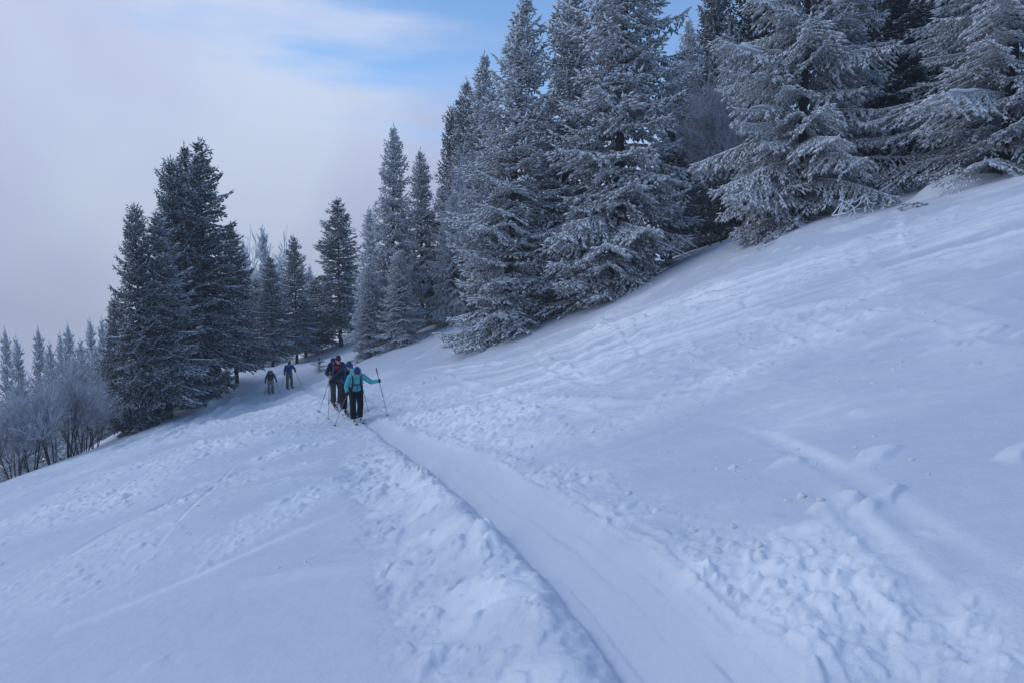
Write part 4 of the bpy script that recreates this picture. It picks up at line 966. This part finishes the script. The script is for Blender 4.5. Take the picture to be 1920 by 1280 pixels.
tourer(654, 776, 21.3, hA + .05, dict(jacket='navy', pants='ink', hat='dteal', band='blue', hands='skin', boots='white'), poseB,
       'person in navy jacket and dark teal hat close behind the turquoise-jacketed skier', 'the navy-jacketed second skier', pack=('backpack with blue straps on the navy-jacketed second skier', 'navy', 'blue', False), skis=('skib', 'skiw'), hgt=1.84)
poseC = dict(hip=(0, -.08, .92), chest=(0, .12, 1.22), neck=(0, .22, 1.40), head=(-.03, .32, 1.51), look=(-.45, .8, -.45),
    shR=(.18, .16, 1.35), shL=(-.18, .16, 1.35), elR=(.30, .10, 1.08), handR=(.22, .34, .98), elL=(-.28, .12, 1.08), handL=(-.22, .36, .98),
    kneeR=(.13, .20, .50), kneeL=(-.12, .04, .49), footR=(.12, .15, 0), footL=(-.12, -.16, 0), tipR=(.62, .62, .35),
    poles=dict(R='ski pole with round basket slanting from the third skier\'s hand', L=''))
tourer(632, 765, 22.6, hA + .05, dict(jacket='navy', pants='olive', hat='maroon', front='red', hands='skin', boots='orange'), poseC,
       'person in olive trousers, crimson-fronted jacket and orange boots behind the navy-jacketed skier', 'the orange-booted third skier', pack=('dark backpack on the crimson-fronted third skier', 'navy', 'grey', False), hgt=1.86)
hE = -2.82 + .1
poseE = dict(hip=(0, -.04, .93), chest=(0, .10, 1.24), neck=(0, .17, 1.43), head=(0, .24, 1.54), look=(0, .85, -.5),
    shR=(.19, .13, 1.38), shL=(-.19, .13, 1.38), elR=(.27, .06, 1.12), handR=(.29, .20, .90), elL=(-.34, .06, 1.16), handL=(-.33, .26, 1.06),
    kneeR=(.12, .08, .50), kneeL=(-.12, .06, .50), footR=(.13, .05, 0), footL=(-.13, -.05, 0), tipR=(.62, .45, 0), tipL=(-.68, .32, 0),
    poles=dict(R='ski pole leaning out from the blue-jacketed far skier toward the grey-hooded skier', L='ski pole planted on the uphill side of the blue-jacketed far skier'))
tourer(543, 725, 41.0, hE, dict(jacket='blue', pants='khaki', hat='black', hands='black', boots='dark'), poseE,
       'far person in blue jacket, khaki trousers and black hat on the trail', 'the blue-jacketed far skier', False, 1.76)
poseD = dict(hip=(0, -.08, .90), chest=(0, .16, 1.18), neck=(0, .28, 1.32), head=(0, .38, 1.42), look=(0, .8, -.6),
    shR=(.18, .22, 1.28), shL=(-.18, .22, 1.28), elR=(.30, .14, 1.02), handR=(.32, .22, .78), elL=(-.30, .14, 1.02), handL=(-.34, .24, .80),
    kneeR=(.12, .10, .49), kneeL=(-.12, .08, .49), footR=(.12, .06, 0), footL=(-.12, -.06, 0), tipR=(.40, .40, 0), tipL=(-.52, .36, 0),
    poles=dict(R='ski pole in the grey-hooded skier\'s downhill hand', L='ski pole in the grey-hooded skier\'s uphill hand'))
tourer(508, 737, 41.0, hE, dict(jacket='grey', pants='beige', hat='grey', hood='grey', front='black', hands='black', boots='dark'), poseD,
       'far person in grey hood and beige trousers, bent forward, last on the trail', 'the grey-hooded last skier', False, 1.66, pack=('dark backpack on the grey-hooded last skier', 'black', 'black', False))

# ------------------------------------------------------------------ thin frozen mist
def build_haze():
    x0, x1, y0, y1, z0, z1 = -165, 165, -165, 165, -120, 62
    V = [(x, y, z) for z in (z0, z1) for x, y in ((x0, y0), (x1, y0), (x1, y1), (x0, y1))]
    F = [(3, 2, 1, 0), (4, 5, 6, 7), (0, 1, 5, 4), (1, 2, 6, 5), (2, 3, 7, 6), (3, 0, 4, 7)]
    me = bpy.data.meshes.new('haze'); me.from_pydata(V, [], F); me.update()
    m = bpy.data.materials.new('mist'); m.use_nodes = True; t = m.node_tree; t.nodes.clear()
    out = t.nodes.new('ShaderNodeOutputMaterial'); pv = t.nodes.new('ShaderNodeVolumePrincipled')
    pv.inputs['Color'].default_value = (.92, .95, 1.0, 1); pv.inputs['Density'].default_value = HAZE
    t.links.new(pv.outputs[0], out.inputs['Volume'])
    o = link('haze', me, m); return tag(o, kind='stuff')
HAZE = 0.0010
build_haze()
